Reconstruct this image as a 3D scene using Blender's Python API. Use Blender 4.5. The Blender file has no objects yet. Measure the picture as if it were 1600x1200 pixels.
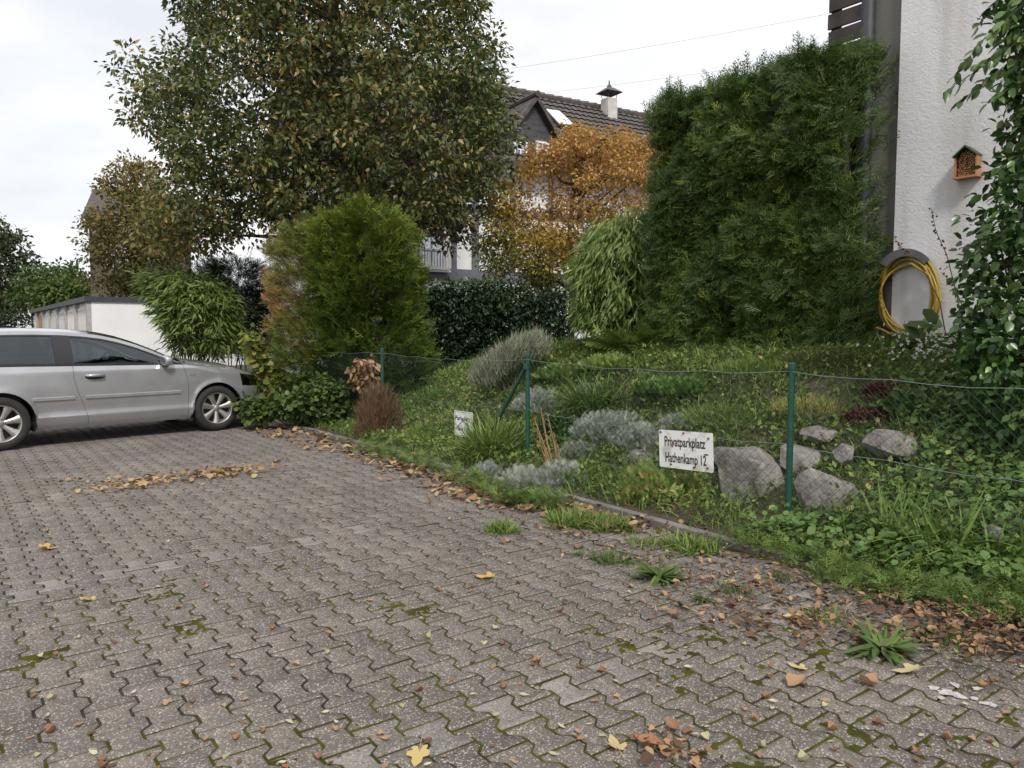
import bpy, bmesh, math, random
import numpy as np
from mathutils import Vector, Matrix
rng = np.random.default_rng(11)
random.seed(5)
R = math.radians
SC = bpy.context.scene
COL = SC.collection

# ------------------------------------------------------------ camera, sky, sun, exposure
F = 1190.0 / 1600.0          # focal length over picture width
HC = 1.37                    # camera height
PITCH = R(3.87)
cam = bpy.data.cameras.new('camera'); cam.sensor_width = 36; cam.lens = 36 * F
cam.clip_start = 0.05; cam.clip_end = 2000
camo = bpy.data.objects.new('camera', cam); COL.objects.link(camo)
camo.location = (0, 0, HC); camo.rotation_euler = (R(90) - PITCH, 0, 0)
SC.camera = camo

SUN_EL, SUN_AZ = R(47), R(166)      # azimuth clockwise from +Y (view direction): behind, a little to the right
world = bpy.data.worlds.new('World'); SC.world = world; world.use_nodes = True
wn, wl = world.node_tree.nodes, world.node_tree.links
wn.clear()
wout = wn.new('ShaderNodeOutputWorld'); wbg = wn.new('ShaderNodeBackground')
sky = wn.new('ShaderNodeTexSky'); sky.sky_type = 'NISHITA'; sky.sun_disc = False
sky.sun_elevation = SUN_EL; sky.sun_rotation = SUN_AZ; sky.air_density = 1.0; sky.dust_density = 2.0
sks = wn.new('ShaderNodeVectorMath'); sks.operation = 'SCALE'; sks.inputs['Scale'].default_value = 0.10
wl.new(sky.outputs[0], sks.inputs[0])
wtc = wn.new('ShaderNodeTexCoord'); wmp = wn.new('ShaderNodeMapping')
wmp.inputs['Scale'].default_value = (1.0, 1.0, 2.6)
wno = wn.new('ShaderNodeTexNoise'); wno.inputs['Scale'].default_value = 2.1
wno.inputs['Detail'].default_value = 6; wno.inputs['Roughness'].default_value = 0.55
wl.new(wtc.outputs['Generated'], wmp.inputs[0]); wl.new(wmp.outputs[0], wno.inputs[0])
wcr = wn.new('ShaderNodeValToRGB')
wcr.color_ramp.elements[0].position = 0.34; wcr.color_ramp.elements[0].color = (0.70, 0.72, 0.765, 1)
wcr.color_ramp.elements[1].position = 0.56; wcr.color_ramp.elements[1].color = (0.89, 0.89, 0.90, 1)
wl.new(wno.outputs[0], wcr.inputs[0])
wmx = wn.new('ShaderNodeMix'); wmx.data_type = 'RGBA'; wmx.inputs[0].default_value = 0.93
wl.new(sks.outputs[0], wmx.inputs[6]); wl.new(wcr.outputs[0], wmx.inputs[7])
wl.new(wmx.outputs[2], wbg.inputs[0]); wbg.inputs[1].default_value = 1.0
wl.new(wbg.outputs[0], wout.inputs[0])
sl = bpy.data.lights.new('sun', 'SUN'); sl.energy = 2.4; sl.angle = R(10); sl.color = (1.0, 0.95, 0.88)
so = bpy.data.objects.new('sun', sl); COL.objects.link(so)
sd = Vector((math.sin(SUN_AZ) * math.cos(SUN_EL), math.cos(SUN_AZ) * math.cos(SUN_EL), math.sin(SUN_EL)))
so.rotation_euler = sd.to_track_quat('Z', 'Y').to_euler(); so.location = (3, -8, 12)
SC.view_settings.view_transform = 'Standard'; SC.view_settings.look = 'None'
SC.view_settings.exposure = 0.34; SC.view_settings.gamma = 1.0; SC.view_settings.use_curve_mapping = False
SC.render.engine = 'CYCLES'
SC.cycles.max_bounces = 6; SC.cycles.diffuse_bounces = 3; SC.cycles.glossy_bounces = 3
SC.cycles.transmission_bounces = 4; SC.cycles.transparent_max_bounces = 12
SC.cycles.use_denoising = True; SC.cycles.denoising_prefilter = 'NONE'; SC.cycles.adaptive_threshold = .006

# ------------------------------------------------------------ helpers
def at(px, py, Y):
    """world point seen at pixel (1600x1200 photograph) at depth Y"""
    u, v = (px - 800) / 1190, (600 - py) / 1190
    d = (u, math.cos(PITCH) + v * math.sin(PITCH), -math.sin(PITCH) + v * math.cos(PITCH))
    k = Y / d[1]
    return np.array((d[0] * k, Y, HC + d[2] * k))

def onz(px, py, z=0.0):
    u, v = (px - 800) / 1190, (600 - py) / 1190
    d = (u, math.cos(PITCH) + v * math.sin(PITCH), -math.sin(PITCH) + v * math.cos(PITCH))
    k = (z - HC) / d[2]
    return np.array((d[0] * k, d[1] * k, z))

def pix(P):
    P = np.asarray(P, float).reshape(-1, 3)
    x, y, z = P[:, 0], P[:, 1], P[:, 2] - HC
    c, s = math.cos(PITCH), math.sin(PITCH)
    d = y * c - z * s; v = y * s + z * c
    d = np.where(d < 0.05, 0.05, d)
    return np.stack([800 + 1190 * x / d, 600 - 1190 * v / d, d], 1)

YAW = R(36.8)
AX = np.array((math.cos(YAW), math.sin(YAW)))        # across the kerb, into the garden
TX = np.array((-math.sin(YAW), math.cos(YAW)))       # along the kerb, away to the left
S0 = float(onz(1260, 884)[:2] @ AX)                  # kerb line
def st(s, t):
    """(s into the garden from the kerb, t along it) -> x, y"""
    return np.multiply.outer(np.asarray(s, float) + S0, AX) + np.multiply.outer(np.asarray(t, float), TX)
def to_st(x, y):
    return x * AX[0] + y * AX[1] - S0, x * TX[0] + y * TX[1]

def _hash(ix, iy, iz, seed):
    h = (ix.astype(np.int64) * 374761393 + iy.astype(np.int64) * 668265263 + iz.astype(np.int64) * 2147483647 + seed * 144665) & 0xffffffff
    h = ((h ^ (h >> 13)) * 1274126177) & 0xffffffff
    return ((h ^ (h >> 16)) & 0xffff) / 65535.0
def vnoise(p, scale=1.0, seed=0, octaves=3):
    """value noise in 0..1 for (N,2) or (N,3)"""
    p = np.asarray(p, float); n = np.zeros(len(p)); amp = 0.5; tot = 0
    if p.shape[1] == 2: p = np.c_[p, np.zeros(len(p))]
    q = p * scale
    for o in range(octaves):
        i = np.floor(q); f = q - i; f = f * f * (3 - 2 * f)
        a = 0
        for dx in (0, 1):
            for dy in (0, 1):
                for dz in (0, 1):
                    w = (f[:, 0] if dx else 1 - f[:, 0]) * (f[:, 1] if dy else 1 - f[:, 1]) * (f[:, 2] if dz else 1 - f[:, 2])
                    a = a + w * _hash(i[:, 0] + dx, i[:, 1] + dy, i[:, 2] + dz, seed + o * 17)
        n += amp * a; tot += amp; amp *= 0.5; q = q * 2.03 + 11.3
    return n / tot

def smooth(a, b, x):
    t = np.clip((x - a) / (b - a), 0, 1); return t * t * (3 - 2 * t)

def hgt(x, y):
    """terrain height"""
    x = np.asarray(x, float); y = np.asarray(y, float)
    s, t = to_st(x, y)
    T = 1.22 - 0.62 * smooth(7.0, 12.5, t)
    T = T * (1 - 0.75 * smooth(13, 20, t))
    run = 2.75 + 0.5 * smooth(7, 12, t)
    z = T * smooth(-0.30, run, s) ** 1.5
    z0 = T * smooth(-0.30, run, np.zeros_like(s)) ** 1.5
    z = np.where(s > 0, np.maximum(z - z0, 0) * T / np.maximum(T - z0, .01) + 0.03, -0.10)
    bump = (vnoise(np.stack([x.ravel(), y.ravel()], 1), 1.3, 3) - .5).reshape(x.shape) * 0.10
    return np.where(s > 0.1, z + bump * smooth(0.1, 0.6, s), z)

def mesh(name, V, faces, mat=None, parent=None, smooth_shade=False, attrs=None, loc=None, link=True):
    """V (N,3); faces: list of index arrays (each (M,3) or (M,4)) or list of lists"""
    me = bpy.data.meshes.new(name)
    if isinstance(faces, list) and faces and isinstance(faces[0], np.ndarray):
        V = np.asarray(V, np.float32)
        me.vertices.add(len(V)); me.vertices.foreach_set('co', V.ravel())
        loops = np.concatenate([f.ravel() for f in faces]).astype(np.int32)
        counts = np.concatenate([np.full(len(f), f.shape[1], np.int32) for f in faces])
        starts = np.concatenate([[0], np.cumsum(counts)[:-1]]).astype(np.int32)
        me.loops.add(len(loops)); me.loops.foreach_set('vertex_index', loops)
        me.polygons.add(len(counts)); me.polygons.foreach_set('loop_start', starts)
        try: me.polygons.foreach_set('loop_total', counts)
        except Exception: pass
        me.update(calc_edges=True)
    else:
        me.from_pydata([tuple(map(float, v)) for v in V], [], [tuple(map(int, f)) for f in faces]); me.update()
    if attrs:
        for k, v in attrs.items():
            a = me.attributes.new(k, 'FLOAT', 'POINT'); a.data.foreach_set('value', np.asarray(v, np.float32))
    if smooth_shade:
        me.polygons.foreach_set('use_smooth', np.ones(len(me.polygons), bool))
    if mat is not None: me.materials.append(mat)
    if not link: return me
    return link_mesh(name, me, parent, loc)
def link_mesh(name, me, parent=None, loc=None):
    o = bpy.data.objects.new(name, me); COL.objects.link(o)
    if parent is not None: o.parent = parent
    if loc is not None: o.location = loc
    return o
def tag(o, label=None, cat=None, group=None, kind=None):
    if label: o['label'] = label
    if cat: o['category'] = cat
    if group: o['group'] = group
    if kind: o['kind'] = kind
    return o
def empty(name, loc=(0, 0, 0), rz=0.0, label=None, cat=None, group=None):
    o = bpy.data.objects.new(name, None); o.empty_display_size = .1; COL.objects.link(o)
    o.location = loc; o.rotation_euler = (0, 0, rz)
    return tag(o, label, cat, group)
def keep_world(child, parent):
    """geometry given in world coordinates, parent is an unrotated empty"""
    child.parent = parent; child.location = -Vector(parent.location)
    return child

class MB:
    """collects shapes into one mesh"""
    def __init__(s): s.v = []; s.f = []
    def add(s, V, Fs):
        b = len(s.v); s.v += [tuple(map(float, v)) for v in V]; s.f += [tuple(int(i) + b for i in f) for f in Fs]; return s
    def box(s, c, d, M=None):
        x, y, z = d[0] / 2, d[1] / 2, d[2] / 2
        V = [(i * x, j * y, k * z) for k in (-1, 1) for j in (-1, 1) for i in (-1, 1)]
        if M is not None: V = [tuple(M @ Vector(v)) for v in V]
        V = [(v[0] + c[0], v[1] + c[1], v[2] + c[2]) for v in V]
        return s.add(V, [(0, 2, 3, 1), (4, 5, 7, 6), (0, 1, 5, 4), (2, 6, 7, 3), (0, 4, 6, 2), (1, 3, 7, 5)])
    def tube(s, pts, r, n=8, cap=True):
        pts = [Vector(p) for p in pts]; r = r if hasattr(r, '__len__') else [r] * len(pts)
        V = []; Fs = []; up = Vector((0.13, 0.21, 1)).normalized()
        for i, p in enumerate(pts):
            d = (pts[min(i + 1, len(pts) - 1)] - pts[max(i - 1, 0)])
            d = d.normalized() if d.length > 1e-9 else Vector((0, 0, 1))
            a = d.cross(up) if abs(d.dot(up)) < .98 else d.cross(Vector((1, 0, 0)))
            a.normalize(); b = d.cross(a)
            for k in range(n):
                w = 2 * math.pi * k / n; V.append(p + (a * math.cos(w) + b * math.sin(w)) * r[i])
        for i in range(len(pts) - 1):
            for k in range(n):
                k2 = (k + 1) % n; Fs.append((i * n + k, i * n + k2, (i + 1) * n + k2, (i + 1) * n + k))
        if cap: Fs += [tuple(range(n))[::-1], tuple((len(pts) - 1) * n + k for k in range(n))]
        return s.add(V, Fs)
    def prism(s, poly, z0, z1, M=None):
        n = len(poly); V = [(x, y, z0) for x, y in poly] + [(x, y, z1) for x, y in poly]
        if M is not None: V = [tuple(M @ Vector(v)) for v in V]
        return s.add(V, [tuple(range(n))[::-1], tuple(range(n, 2 * n))] + [(i, (i + 1) % n, n + (i + 1) % n, n + i) for i in range(n)])
    def build(s, name, mat=None, parent=None, sm=False, loc=None, bevel=0.0):
        o = mesh(name, s.v, s.f, mat, parent, sm, loc=loc)
        if bevel:
            bm = bmesh.new(); bm.from_mesh(o.data)
            bmesh.ops.bevel(bm, geom=[e for e in bm.edges if len(e.link_faces) == 2 and e.calc_face_angle(0) > .5], offset=bevel, segments=2, profile=.6, affect='EDGES')
            bm.to_mesh(o.data); bm.free()
        return o

# ------------------------------------------------------------ materials
def nmat(name):
    m = bpy.data.materials.new(name); m.use_nodes = True
    n, l = m.node_tree.nodes, m.node_tree.links
    return m, n, l, n['Principled BSDF']
def ramp(n, stops):
    c = n.new('ShaderNodeValToRGB'); e = c.color_ramp.elements
    while len(e) < len(stops): e.new(0.5)
    for i, (p, col) in enumerate(stops):
        e[i].position = p; e[i].color = (*col, 1)
    return c
def plain(name, col, rough=.6, metal=0.0, var=0.15, scale=8.0, bump=0.0, bscale=60.0, coat=0.0, spec=None):
    m, n, l, b = nmat(name)
    tc = n.new('ShaderNodeTexCoord')
    no = n.new('ShaderNodeTexNoise'); no.inputs['Scale'].default_value = scale; no.inputs['Detail'].default_value = 5
    l.new(tc.outputs['Object'], no.inputs[0])
    c = ramp(n, [(.3, tuple(x * (1 - var) for x in col)), (.7, tuple(min(1, x * (1 + var)) for x in col))])
    l.new(no.outputs[0], c.inputs[0]); l.new(c.outputs[0], b.inputs['Base Color'])
    b.inputs['Roughness'].default_value = rough; b.inputs['Metallic'].default_value = metal
    b.inputs['Coat Weight'].default_value = coat
    if spec is not None: b.inputs['Specular IOR Level'].default_value = spec
    if bump:
        n2 = n.new('ShaderNodeTexNoise'); n2.inputs['Scale'].default_value = bscale; n2.inputs['Detail'].default_value = 4
        l.new(tc.outputs['Object'], n2.inputs[0])
        bp = n.new('ShaderNodeBump'); bp.inputs['Strength'].default_value = bump; bp.inputs['Distance'].default_value = .02
        l.new(n2.outputs[0], bp.inputs['Height']); l.new(bp.outputs[0], b.inputs['Normal'])
    return m
def leafmat(name, stops, rough=.5, trans=.25, spec=.35):
    """leaf colour picked per leaf by the attribute rnd"""
    m, n, l, b = nmat(name)
    a = n.new('ShaderNodeAttribute'); a.attribute_name = 'rnd'
    c = ramp(n, stops); l.new(a.outputs['Fac'], c.inputs[0])
    l.new(c.outputs[0], b.inputs['Base Color']); b.inputs['Roughness'].default_value = rough
    b.inputs['Specular IOR Level'].default_value = spec
    if trans:
        t = n.new('ShaderNodeBsdfTranslucent'); l.new(c.outputs[0], t.inputs[0])
        mx = n.new('ShaderNodeMixShader'); mx.inputs[0].default_value = trans
        l.new(b.outputs[0], mx.inputs[1]); l.new(t.outputs[0], mx.inputs[2])
        l.new(mx.outputs[0], n['Material Output'].inputs[0])
    return m

# ------------------------------------------------------------ leaf templates: x across, y along, z normal
def tpl(V, T): return np.array(V, float), np.array(T, int)
OVATE = tpl([(0, 0, 0), (0, .5, -.04), (0, 1, -.16), (.25, .3, .05), (.23, .68, .0), (-.25, .3, .05), (-.23, .68, .0)],
            [(0, 3, 1), (3, 4, 1), (4, 2, 1), (0, 1, 5), (5, 1, 6), (6, 1, 2)])
OVATE4 = tpl([(0, 0, 0), (.25, .42, .05), (0, 1, -.14), (-.25, .42, .05), (0, .5, -.04)], [(0, 1, 4), (1, 2, 4), (2, 3, 4), (3, 0, 4)])
SMALL = tpl([(0, 0, 0), (.26, .45, .06), (0, 1, -.05), (-.26, .45, .06)], [(0, 1, 2), (0, 2, 3)])
ROUND = tpl([(0, 0, 0), (.42, .3, .07), (.36, .8, .03), (0, 1, -.06), (-.36, .8, .03), (-.42, .3, .07), (0, .5, -.03)],
            [(0, 1, 6), (1, 2, 6), (2, 3, 6), (3, 4, 6), (4, 5, 6), (5, 0, 6)])
LANCE = tpl([(0, 0, 0), (.07, .3, .01), (.06, .6, -.08), (0, 1, -.3), (-.06, .6, -.08), (-.07, .3, .01)],
            [(0, 1, 5), (1, 2, 4), (1, 4, 5), (2, 3, 4)])
def _blade(c):
    V = []; w = [.030, .030, .022, .0]
    for i, t in enumerate((0, .35, .7, 1.0)):
        y = t * (1 - .35 * c * t); z = -c * t * t * .75
        V += [(w[i], y, z), (-w[i], y, z)] if i < 3 else [(0, y, z)]
    return tpl(V, [(0, 2, 3), (0, 3, 1), (2, 4, 5), (2, 5, 3), (4, 6, 5)])
BLADE = [_blade(c) for c in (.15, .5, .95)]
SPIKE = tpl([(.035, 0, 0), (-.035, 0, 0), (0, 1, 0)], [(0, 1, 2)])
def _spray(k=6, spread=.5, wd=.034):
    V = [(wd * .6, 0, 0), (-wd * .6, 0, 0), (0, 1, -.12)]; T = [(0, 1, 2)]
    for i in range(k):
        y = .08 + .78 * i / k; ln = spread * (1 - .62 * i / k)
        for sgn in (-1, 1):
            yy = y + (.06 if sgn > 0 else 0); b = len(V)
            V += [(0, yy - wd, -.12 * yy), (0, yy + wd * 1.4, -.12 * yy), (sgn * ln, yy + ln * .75, -.12 * yy - .10 * ln)]
            T.append((b, b + 1, b + 2))
    return tpl(V, T)
SPRAY = _spray()
def _rspray(seed):
    r = np.random.default_rng(seed); V = []; T = []; cx = r.normal(0, .18); cz = r.uniform(.05, .35); wd = .026
    ax = lambda y: np.array((cx * y * y, y, -cz * y * y))
    V += [ax(0) + (wd, 0, 0), ax(0) - (wd, 0, 0), ax(1)]; T.append((0, 1, 2))
    y = .06
    while y < .93:
        for sg in (-1, 1):
            if r.uniform() < .12: continue
            ln = (.16 + .42 * math.sin(math.pi * min(1, y * .8 + .25))) * r.uniform(.55, 1.1) * (1 - .55 * y); p = ax(y + r.uniform(-.03, .03)); an = r.uniform(.55, 1.0)
            d = np.array((sg * math.sin(an), math.cos(an), -.25 * r.uniform(0, 1.4))); b = len(V)
            V += [p - (0, wd * .8, 0), p + (0, wd * 1.5, 0), p + d * ln]; T.append((b, b + 1, b + 2))
            if ln > .30:
                m = p + d * ln * .5; d2 = d + np.array((sg * -.55, .35, r.normal(0, .2))); b = len(V); V += [m - d * .035, m + d * .05, m + d2 * ln * .42]; T.append((b, b + 1, b + 2))
        y += r.uniform(.12, .18)
    return tpl(V, T)
RSPRAY = [_rspray(k) for k in range(5)]
FERN = _spray(8, .32, .05)
def _maple():
    a = [(-90, .0), (-60, .28), (-28, .46), (-8, .36), (10, .62), (30, .68), (48, .42), (66, .66), (90, 1.0), (114, .66), (132, .42), (150, .68), (170, .62), (188, .36), (208, .46), (240, .28)]
    V = [(0, 0.08, 0)]
    for d, r in a: V.append((r * .62 * math.cos(R(d)), .0 + r * .78 * (math.sin(R(d))) * (1 if d > 0 else 1) + .0, .10 * r * r))
    n = len(a); return tpl(V, [(0, i + 1, (i + 1) % n + 1) for i in range(n)])
MAPLE = _maple()

def unit(v): return v / np.maximum(np.linalg.norm(v, axis=-1, keepdims=True), 1e-9)
def rand_dir(n): return unit(rng.normal(size=(n, 3)))
TIP = .45
def cloud(name, parts, mat, parent=None, loc=None, tip=False):
    """parts: list of (P, axis, normal, length, template, rnd[, widthscale]) -> one mesh of leaves"""
    VV = []; FF = []; RR = []; base = 0
    todo = list(parts)
    while todo:
        p = todo.pop(0)
        P, ax, nm, ln, T_, rnd = p[:6]; wsc = p[6] if len(p) > 6 else 1.0
        if len(P) == 0: continue
        if isinstance(T_, list):
            ln = np.broadcast_to(np.asarray(ln, float), (len(P),)); rnd = np.broadcast_to(rnd, (len(P),)); K = rng.integers(0, len(T_), len(P))
            todo += [(P[K == k], ax[K == k], nm[K == k], ln[K == k], T_[k], rnd[K == k], wsc) for k in range(len(T_))]; continue
        tv, tt = T_
        ax = unit(ax); x = unit(np.cross(ax, nm)); z = np.cross(x, ax)
        ln = np.broadcast_to(np.asarray(ln, float), (len(P),))
        V = P[:, None, :] + ln[:, None, None] * (tv[None, :, 0, None] * wsc * x[:, None, :] + tv[None, :, 1, None] * ax[:, None, :] + tv[None, :, 2, None] * z[:, None, :])
        m = len(tv)
        VV.append(V.reshape(-1, 3)); FF.append((tt[None] + (np.arange(len(P)) * m)[:, None, None] + base).reshape(-1, 3))
        rv_ = np.broadcast_to(rnd, (len(P),))[:, None] + (TIP * (tv[None, :, 1] - .45) if tip else 0) + np.zeros((1, m)); RR.append(np.clip(rv_, 0, .97 if tip else 1).ravel()); base += len(P) * m
    V = np.concatenate(VV)
    if loc is not None: V = V - np.asarray(loc)
    return mesh(name, V, [np.concatenate(FF)], mat, parent, attrs={'rnd': np.concatenate(RR)})

def in_poly(pts, poly):
    x, y = pts[:, 0], pts[:, 1]; ins = np.zeros(len(pts), bool); j = len(poly) - 1
    for i in range(len(poly)):
        xi, yi = poly[i]; xj, yj = poly[j]
        ins ^= ((yi > y) != (yj > y)) & (x < (xj - xi) * (y - yi) / ((yj - yi) or 1e-9) + xi); j = i
    return ins
def edge_dist(pts, poly):
    d = np.full(len(pts), 1e9)
    for i in range(len(poly)):
        a = np.array(poly[i - 1], float); b = np.array(poly[i], float); ab = b - a
        t = np.clip(((pts - a) @ ab) / (ab @ ab), 0, 1)
        d = np.minimum(d, np.linalg.norm(pts - a - t[:, None] * ab, axis=1))
    return d
def crown_pts(poly, Y0, thick, n, k=1.0, inset=0.0):
    """points through a crown whose outline from the front is poly (pixels) at depth Y0; depth swells away from the outline"""
    lo = np.min(poly, 0); hi = np.max(poly, 0); out = np.zeros((0, 2))
    while len(out) < n:
        q = rng.uniform(lo, hi, (n * 2, 2)); q = q[in_poly(q, poly)]; q = q[edge_dist(q, poly) * Y0 / 1190 > inset]; out = np.r_[out, q]
    q = out[:n]; d = edge_dist(q, poly) * Y0 / 1190
    half = np.minimum(thick, np.sqrt(np.maximum(d, 0.02) * thick * 1.2) * k)
    Yv = Y0 + rng.uniform(-1, 1, n) * half
    u = (q[:, 0] - 800) / 1190 * Y0; v = (600 - q[:, 1]) / 1190
    z = HC + Y0 * (-math.sin(PITCH) + v * math.cos(PITCH)) / (math.cos(PITCH) + v * math.sin(PITCH))
    x = u / (math.cos(PITCH) + v * math.sin(PITCH))
    return np.stack([x, Yv, z], 1), half
# ------------------------------------------------------------ ground sheet
def earth_mat():
    m, n, l, b = nmat('earth')
    tc = n.new('ShaderNodeTexCoord')
    n1 = n.new('ShaderNodeTexNoise'); n1.inputs['Scale'].default_value = 2.2; n1.inputs['Detail'].default_value = 8
    n2 = n.new('ShaderNodeTexNoise'); n2.inputs['Scale'].default_value = 45; n2.inputs['Detail'].default_value = 5
    l.new(tc.outputs['Object'], n1.inputs[0]); l.new(tc.outputs['Object'], n2.inputs[0])
    c = ramp(n, [(.3, (.035, .045, .016)), (.5, (.06, .045, .03)), (.7, (.085, .062, .042))])
    ad = n.new('ShaderNodeMath'); ad.operation = 'ADD'; ad.use_clamp = True
    sc = n.new('ShaderNodeMath'); sc.operation = 'MULTIPLY_ADD'; sc.inputs[1].default_value = .5; sc.inputs[2].default_value = -.25
    l.new(n2.outputs[0], sc.inputs[0]); l.new(n1.outputs[0], ad.inputs[0]); l.new(sc.outputs[0], ad.inputs[1])
    l.new(ad.outputs[0], c.inputs[0]); l.new(c.outputs[0], b.inputs['Base Color']); b.inputs['Roughness'].default_value = .95
    bp = n.new('ShaderNodeBump'); bp.inputs['Strength'].default_value = .8; bp.inputs['Distance'].default_value = .03
    l.new(n2.outputs[0], bp.inputs['Height']); l.new(bp.outputs[0], b.inputs['Normal'])
    return m
M_EARTH = earth_mat()
sv = np.r_[-600, -200, -80, -40, -20, -10, -4, -1, -.02, np.arange(0, 5.01, .1), 5.5, 6, 7, 8, 10, 14, 20, 40, 80, 200, 600]
tv_ = np.r_[-600, -200, -80, -30, -10, -4, np.arange(-1.5, 16.01, .14), 17, 18, 20, 24, 30, 40, 80, 200, 600]
SS, TT = np.meshgrid(sv, tv_, indexing='ij')
P2 = st(SS, TT)
ZZ = hgt(P2[..., 0], P2[..., 1])
ni, nj = SS.shape
idx = np.arange(ni * nj).reshape(ni, nj)
Q = np.stack([idx[:-1, :-1], idx[1:, :-1], idx[1:, 1:], idx[:-1, 1:]], -1).reshape(-1, 4)
ground = mesh('ground', np.c_[P2.reshape(-1, 2), ZZ.ravel()], [Q], M_EARTH, smooth_shade=True)
tag(ground, kind='structure')

# ------------------------------------------------------------ paving of interlocking double-T concrete blocks
LA, LB = .1425, .20
def block_mat(name, c0, c1, speck):
    m, n, l, b = nmat(name)
    geo = n.new('ShaderNodeNewGeometry'); oi = n.new('ShaderNodeObjectInfo')
    at_ = n.new('ShaderNodeAttribute'); at_.attribute_name = 'rnd'
    ad = n.new('ShaderNodeMath'); ad.operation = 'ADD'; l.new(oi.outputs['Random'], ad.inputs[0]); l.new(at_.outputs['Fac'], ad.inputs[1])
    fr = n.new('ShaderNodeMath'); fr.operation = 'FRACT'; l.new(ad.outputs[0], fr.inputs[0])
    big = n.new('ShaderNodeTexNoise'); big.inputs['Scale'].default_value = 1.1; big.inputs['Detail'].default_value = 6; big.inputs['Roughness'].default_value = .62
    fine = n.new('ShaderNodeTexNoise'); fine.inputs['Scale'].default_value = 120; fine.inputs['Detail'].default_value = 4
    vor = n.new('ShaderNodeTexVoronoi'); vor.inputs['Scale'].default_value = 195
    vor2 = n.new('ShaderNodeTexVoronoi'); vor2.inputs['Scale'].default_value = 120
    for q in (big, fine, vor, vor2): l.new(geo.outputs['Position'], q.inputs['Vector'])
    # tone = .45 block random + .8 big noise + fine
    t1 = n.new('ShaderNodeMath'); t1.operation = 'MULTIPLY_ADD'; t1.inputs[1].default_value = .34; l.new(fr.outputs[0], t1.inputs[0])
    t2 = n.new('ShaderNodeMath'); t2.operation = 'MULTIPLY_ADD'; t2.inputs[1].default_value = 1.3; t2.inputs[2].default_value = -.33; l.new(big.outputs[0], t2.inputs[0]); l.new(t2.outputs[0], t1.inputs[2])
    t3 = n.new('ShaderNodeMath'); t3.operation = 'MULTIPLY_ADD'; t3.inputs[1].default_value = .7; l.new(fine.outputs[0], t3.inputs[0])
    t4 = n.new('ShaderNodeMath'); t4.operation = 'ADD'; t4.inputs[1].default_value = -.35; l.new(t1.outputs[0], t4.inputs[0]); l.new(t4.outputs[0], t3.inputs[2])
    c = ramp(n, [(0.0, c0), (.55, tuple((p + q) / 2 for p, q in zip(c0, c1))), (1.0, c1)]); l.new(t3.outputs[0], c.inputs[0])
    # pale and dark stone chips
    s1 = ramp(n, [(0.0, (0, 0, 0)), (.72, (0, 0, 0)), (.80, (1, 1, 1))]); l.new(vor.outputs['Color'], s1.inputs[0])
    s2 = ramp(n, [(0.0, (1, 1, 1)), (.13, (1, 1, 1)), (.2, (0, 0, 0))]); l.new(vor2.outputs['Color'], s2.inputs[0])
    m1 = n.new('ShaderNodeMix'); m1.data_type = 'RGBA'; l.new(c.outputs[0], m1.inputs[6]); m1.inputs[7].default_value = (.055, .048, .044, 1)
    f2 = n.new('ShaderNodeMath'); f2.operation = 'MULTIPLY'; f2.inputs[1].default_value = .65; l.new(s2.outputs[0], f2.inputs[0]); l.new(f2.outputs[0], m1.inputs[0])
    m2 = n.new('ShaderNodeMix'); m2.data_type = 'RGBA'; l.new(m1.outputs[2], m2.inputs[6]); m2.inputs[7].default_value = (.44, .41, .385, 1)
    f1 = n.new('ShaderNodeMath'); f1.operation = 'MULTIPLY'; f1.inputs[1].default_value = speck; l.new(s1.outputs[0], f1.inputs[0]); l.new(f1.outputs[0], m2.inputs[0])
    l.new(m2.outputs[2], b.inputs['Base Color']); b.inputs['Roughness'].default_value = .85
    bp = n.new('ShaderNodeBump'); bp.inputs['Strength'].default_value = .7; bp.inputs['Distance'].default_value = .004
    l.new(vor.outputs['Distance'], bp.inputs['Height']); l.new(bp.outputs[0], b.inputs['Normal'])
    return m
M_BLOCK = block_mat('concrete_block', (.072, .060, .051), (.222, .190, .165), .75)
M_LIGHT = block_mat('pale_concrete_block', (.135, .122, .112), (.285, .258, .236), .6)
M_BED = plain('joint_sand', (.038, .030, .022), .95, var=.5, scale=3, bump=.5, bscale=200)

HWF, HWW, HL = .0848, .0480, .0952
ROWS = [(-HL, HWF), (-.066, HWF), (-.034, HWW), (.034, HWW), (.066, HWF), (HL, HWF)]
def block_geo(depth=.03, bev=.0035):
    """one block: a along AX, b along TX, top at z=0"""
    def ring(ins, z):
        L, Rr = [], []
        for i, (y, w) in enumerate(ROWS):
            yy = y + (ins if i == 0 else -ins if i == 5 else 0)
            L.append((-(w - ins), yy, z)); Rr.append((w - ins, yy, z))
        return L, Rr
    V = []; 
    for ins, z in ((bev, 0), (0, -bev), (0, -depth)):
        L, Rr = ring(ins, z); V += L + Rr           # 12 each: L0..5, R0..5
    order = [0, 1, 2, 3, 4, 5, 11, 10, 9, 8, 7, 6]
    Qs = [(i, 6 + i, 7 + i, i + 1) for i in range(5)]
    for k in (0, 1):
        for i in range(12):
            a, b_ = order[i], order[(i + 1) % 12]
            Qs.append((k * 12 + a, k * 12 + b_, (k + 1) * 12 + b_, (k + 1) * 12 + a))
    return np.array(V), np.array(Qs)
BV, BQ = block_geo()
_j = onz(691.9, 1095.3)
a0 = float(_j[:2] @ AX); t0 = float(_j[:2] @ TX)
cells = []
for c in range(-110, 60):
    a = a0 + c * LA; s = a - S0
    if s > -.075 or s < -15: continue
    ts = t0 + LB * (np.arange(-40, 110) + .5 + (.5 if c % 2 else 0))
    xy = np.outer(np.full(len(ts), a), AX) + np.outer(ts, TX)
    cells.append(np.c_[np.full(len(ts), c), xy])
cells = np.concatenate(cells)
pp = pix(np.c_[cells[:, 1:], np.zeros(len(cells))])
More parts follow.
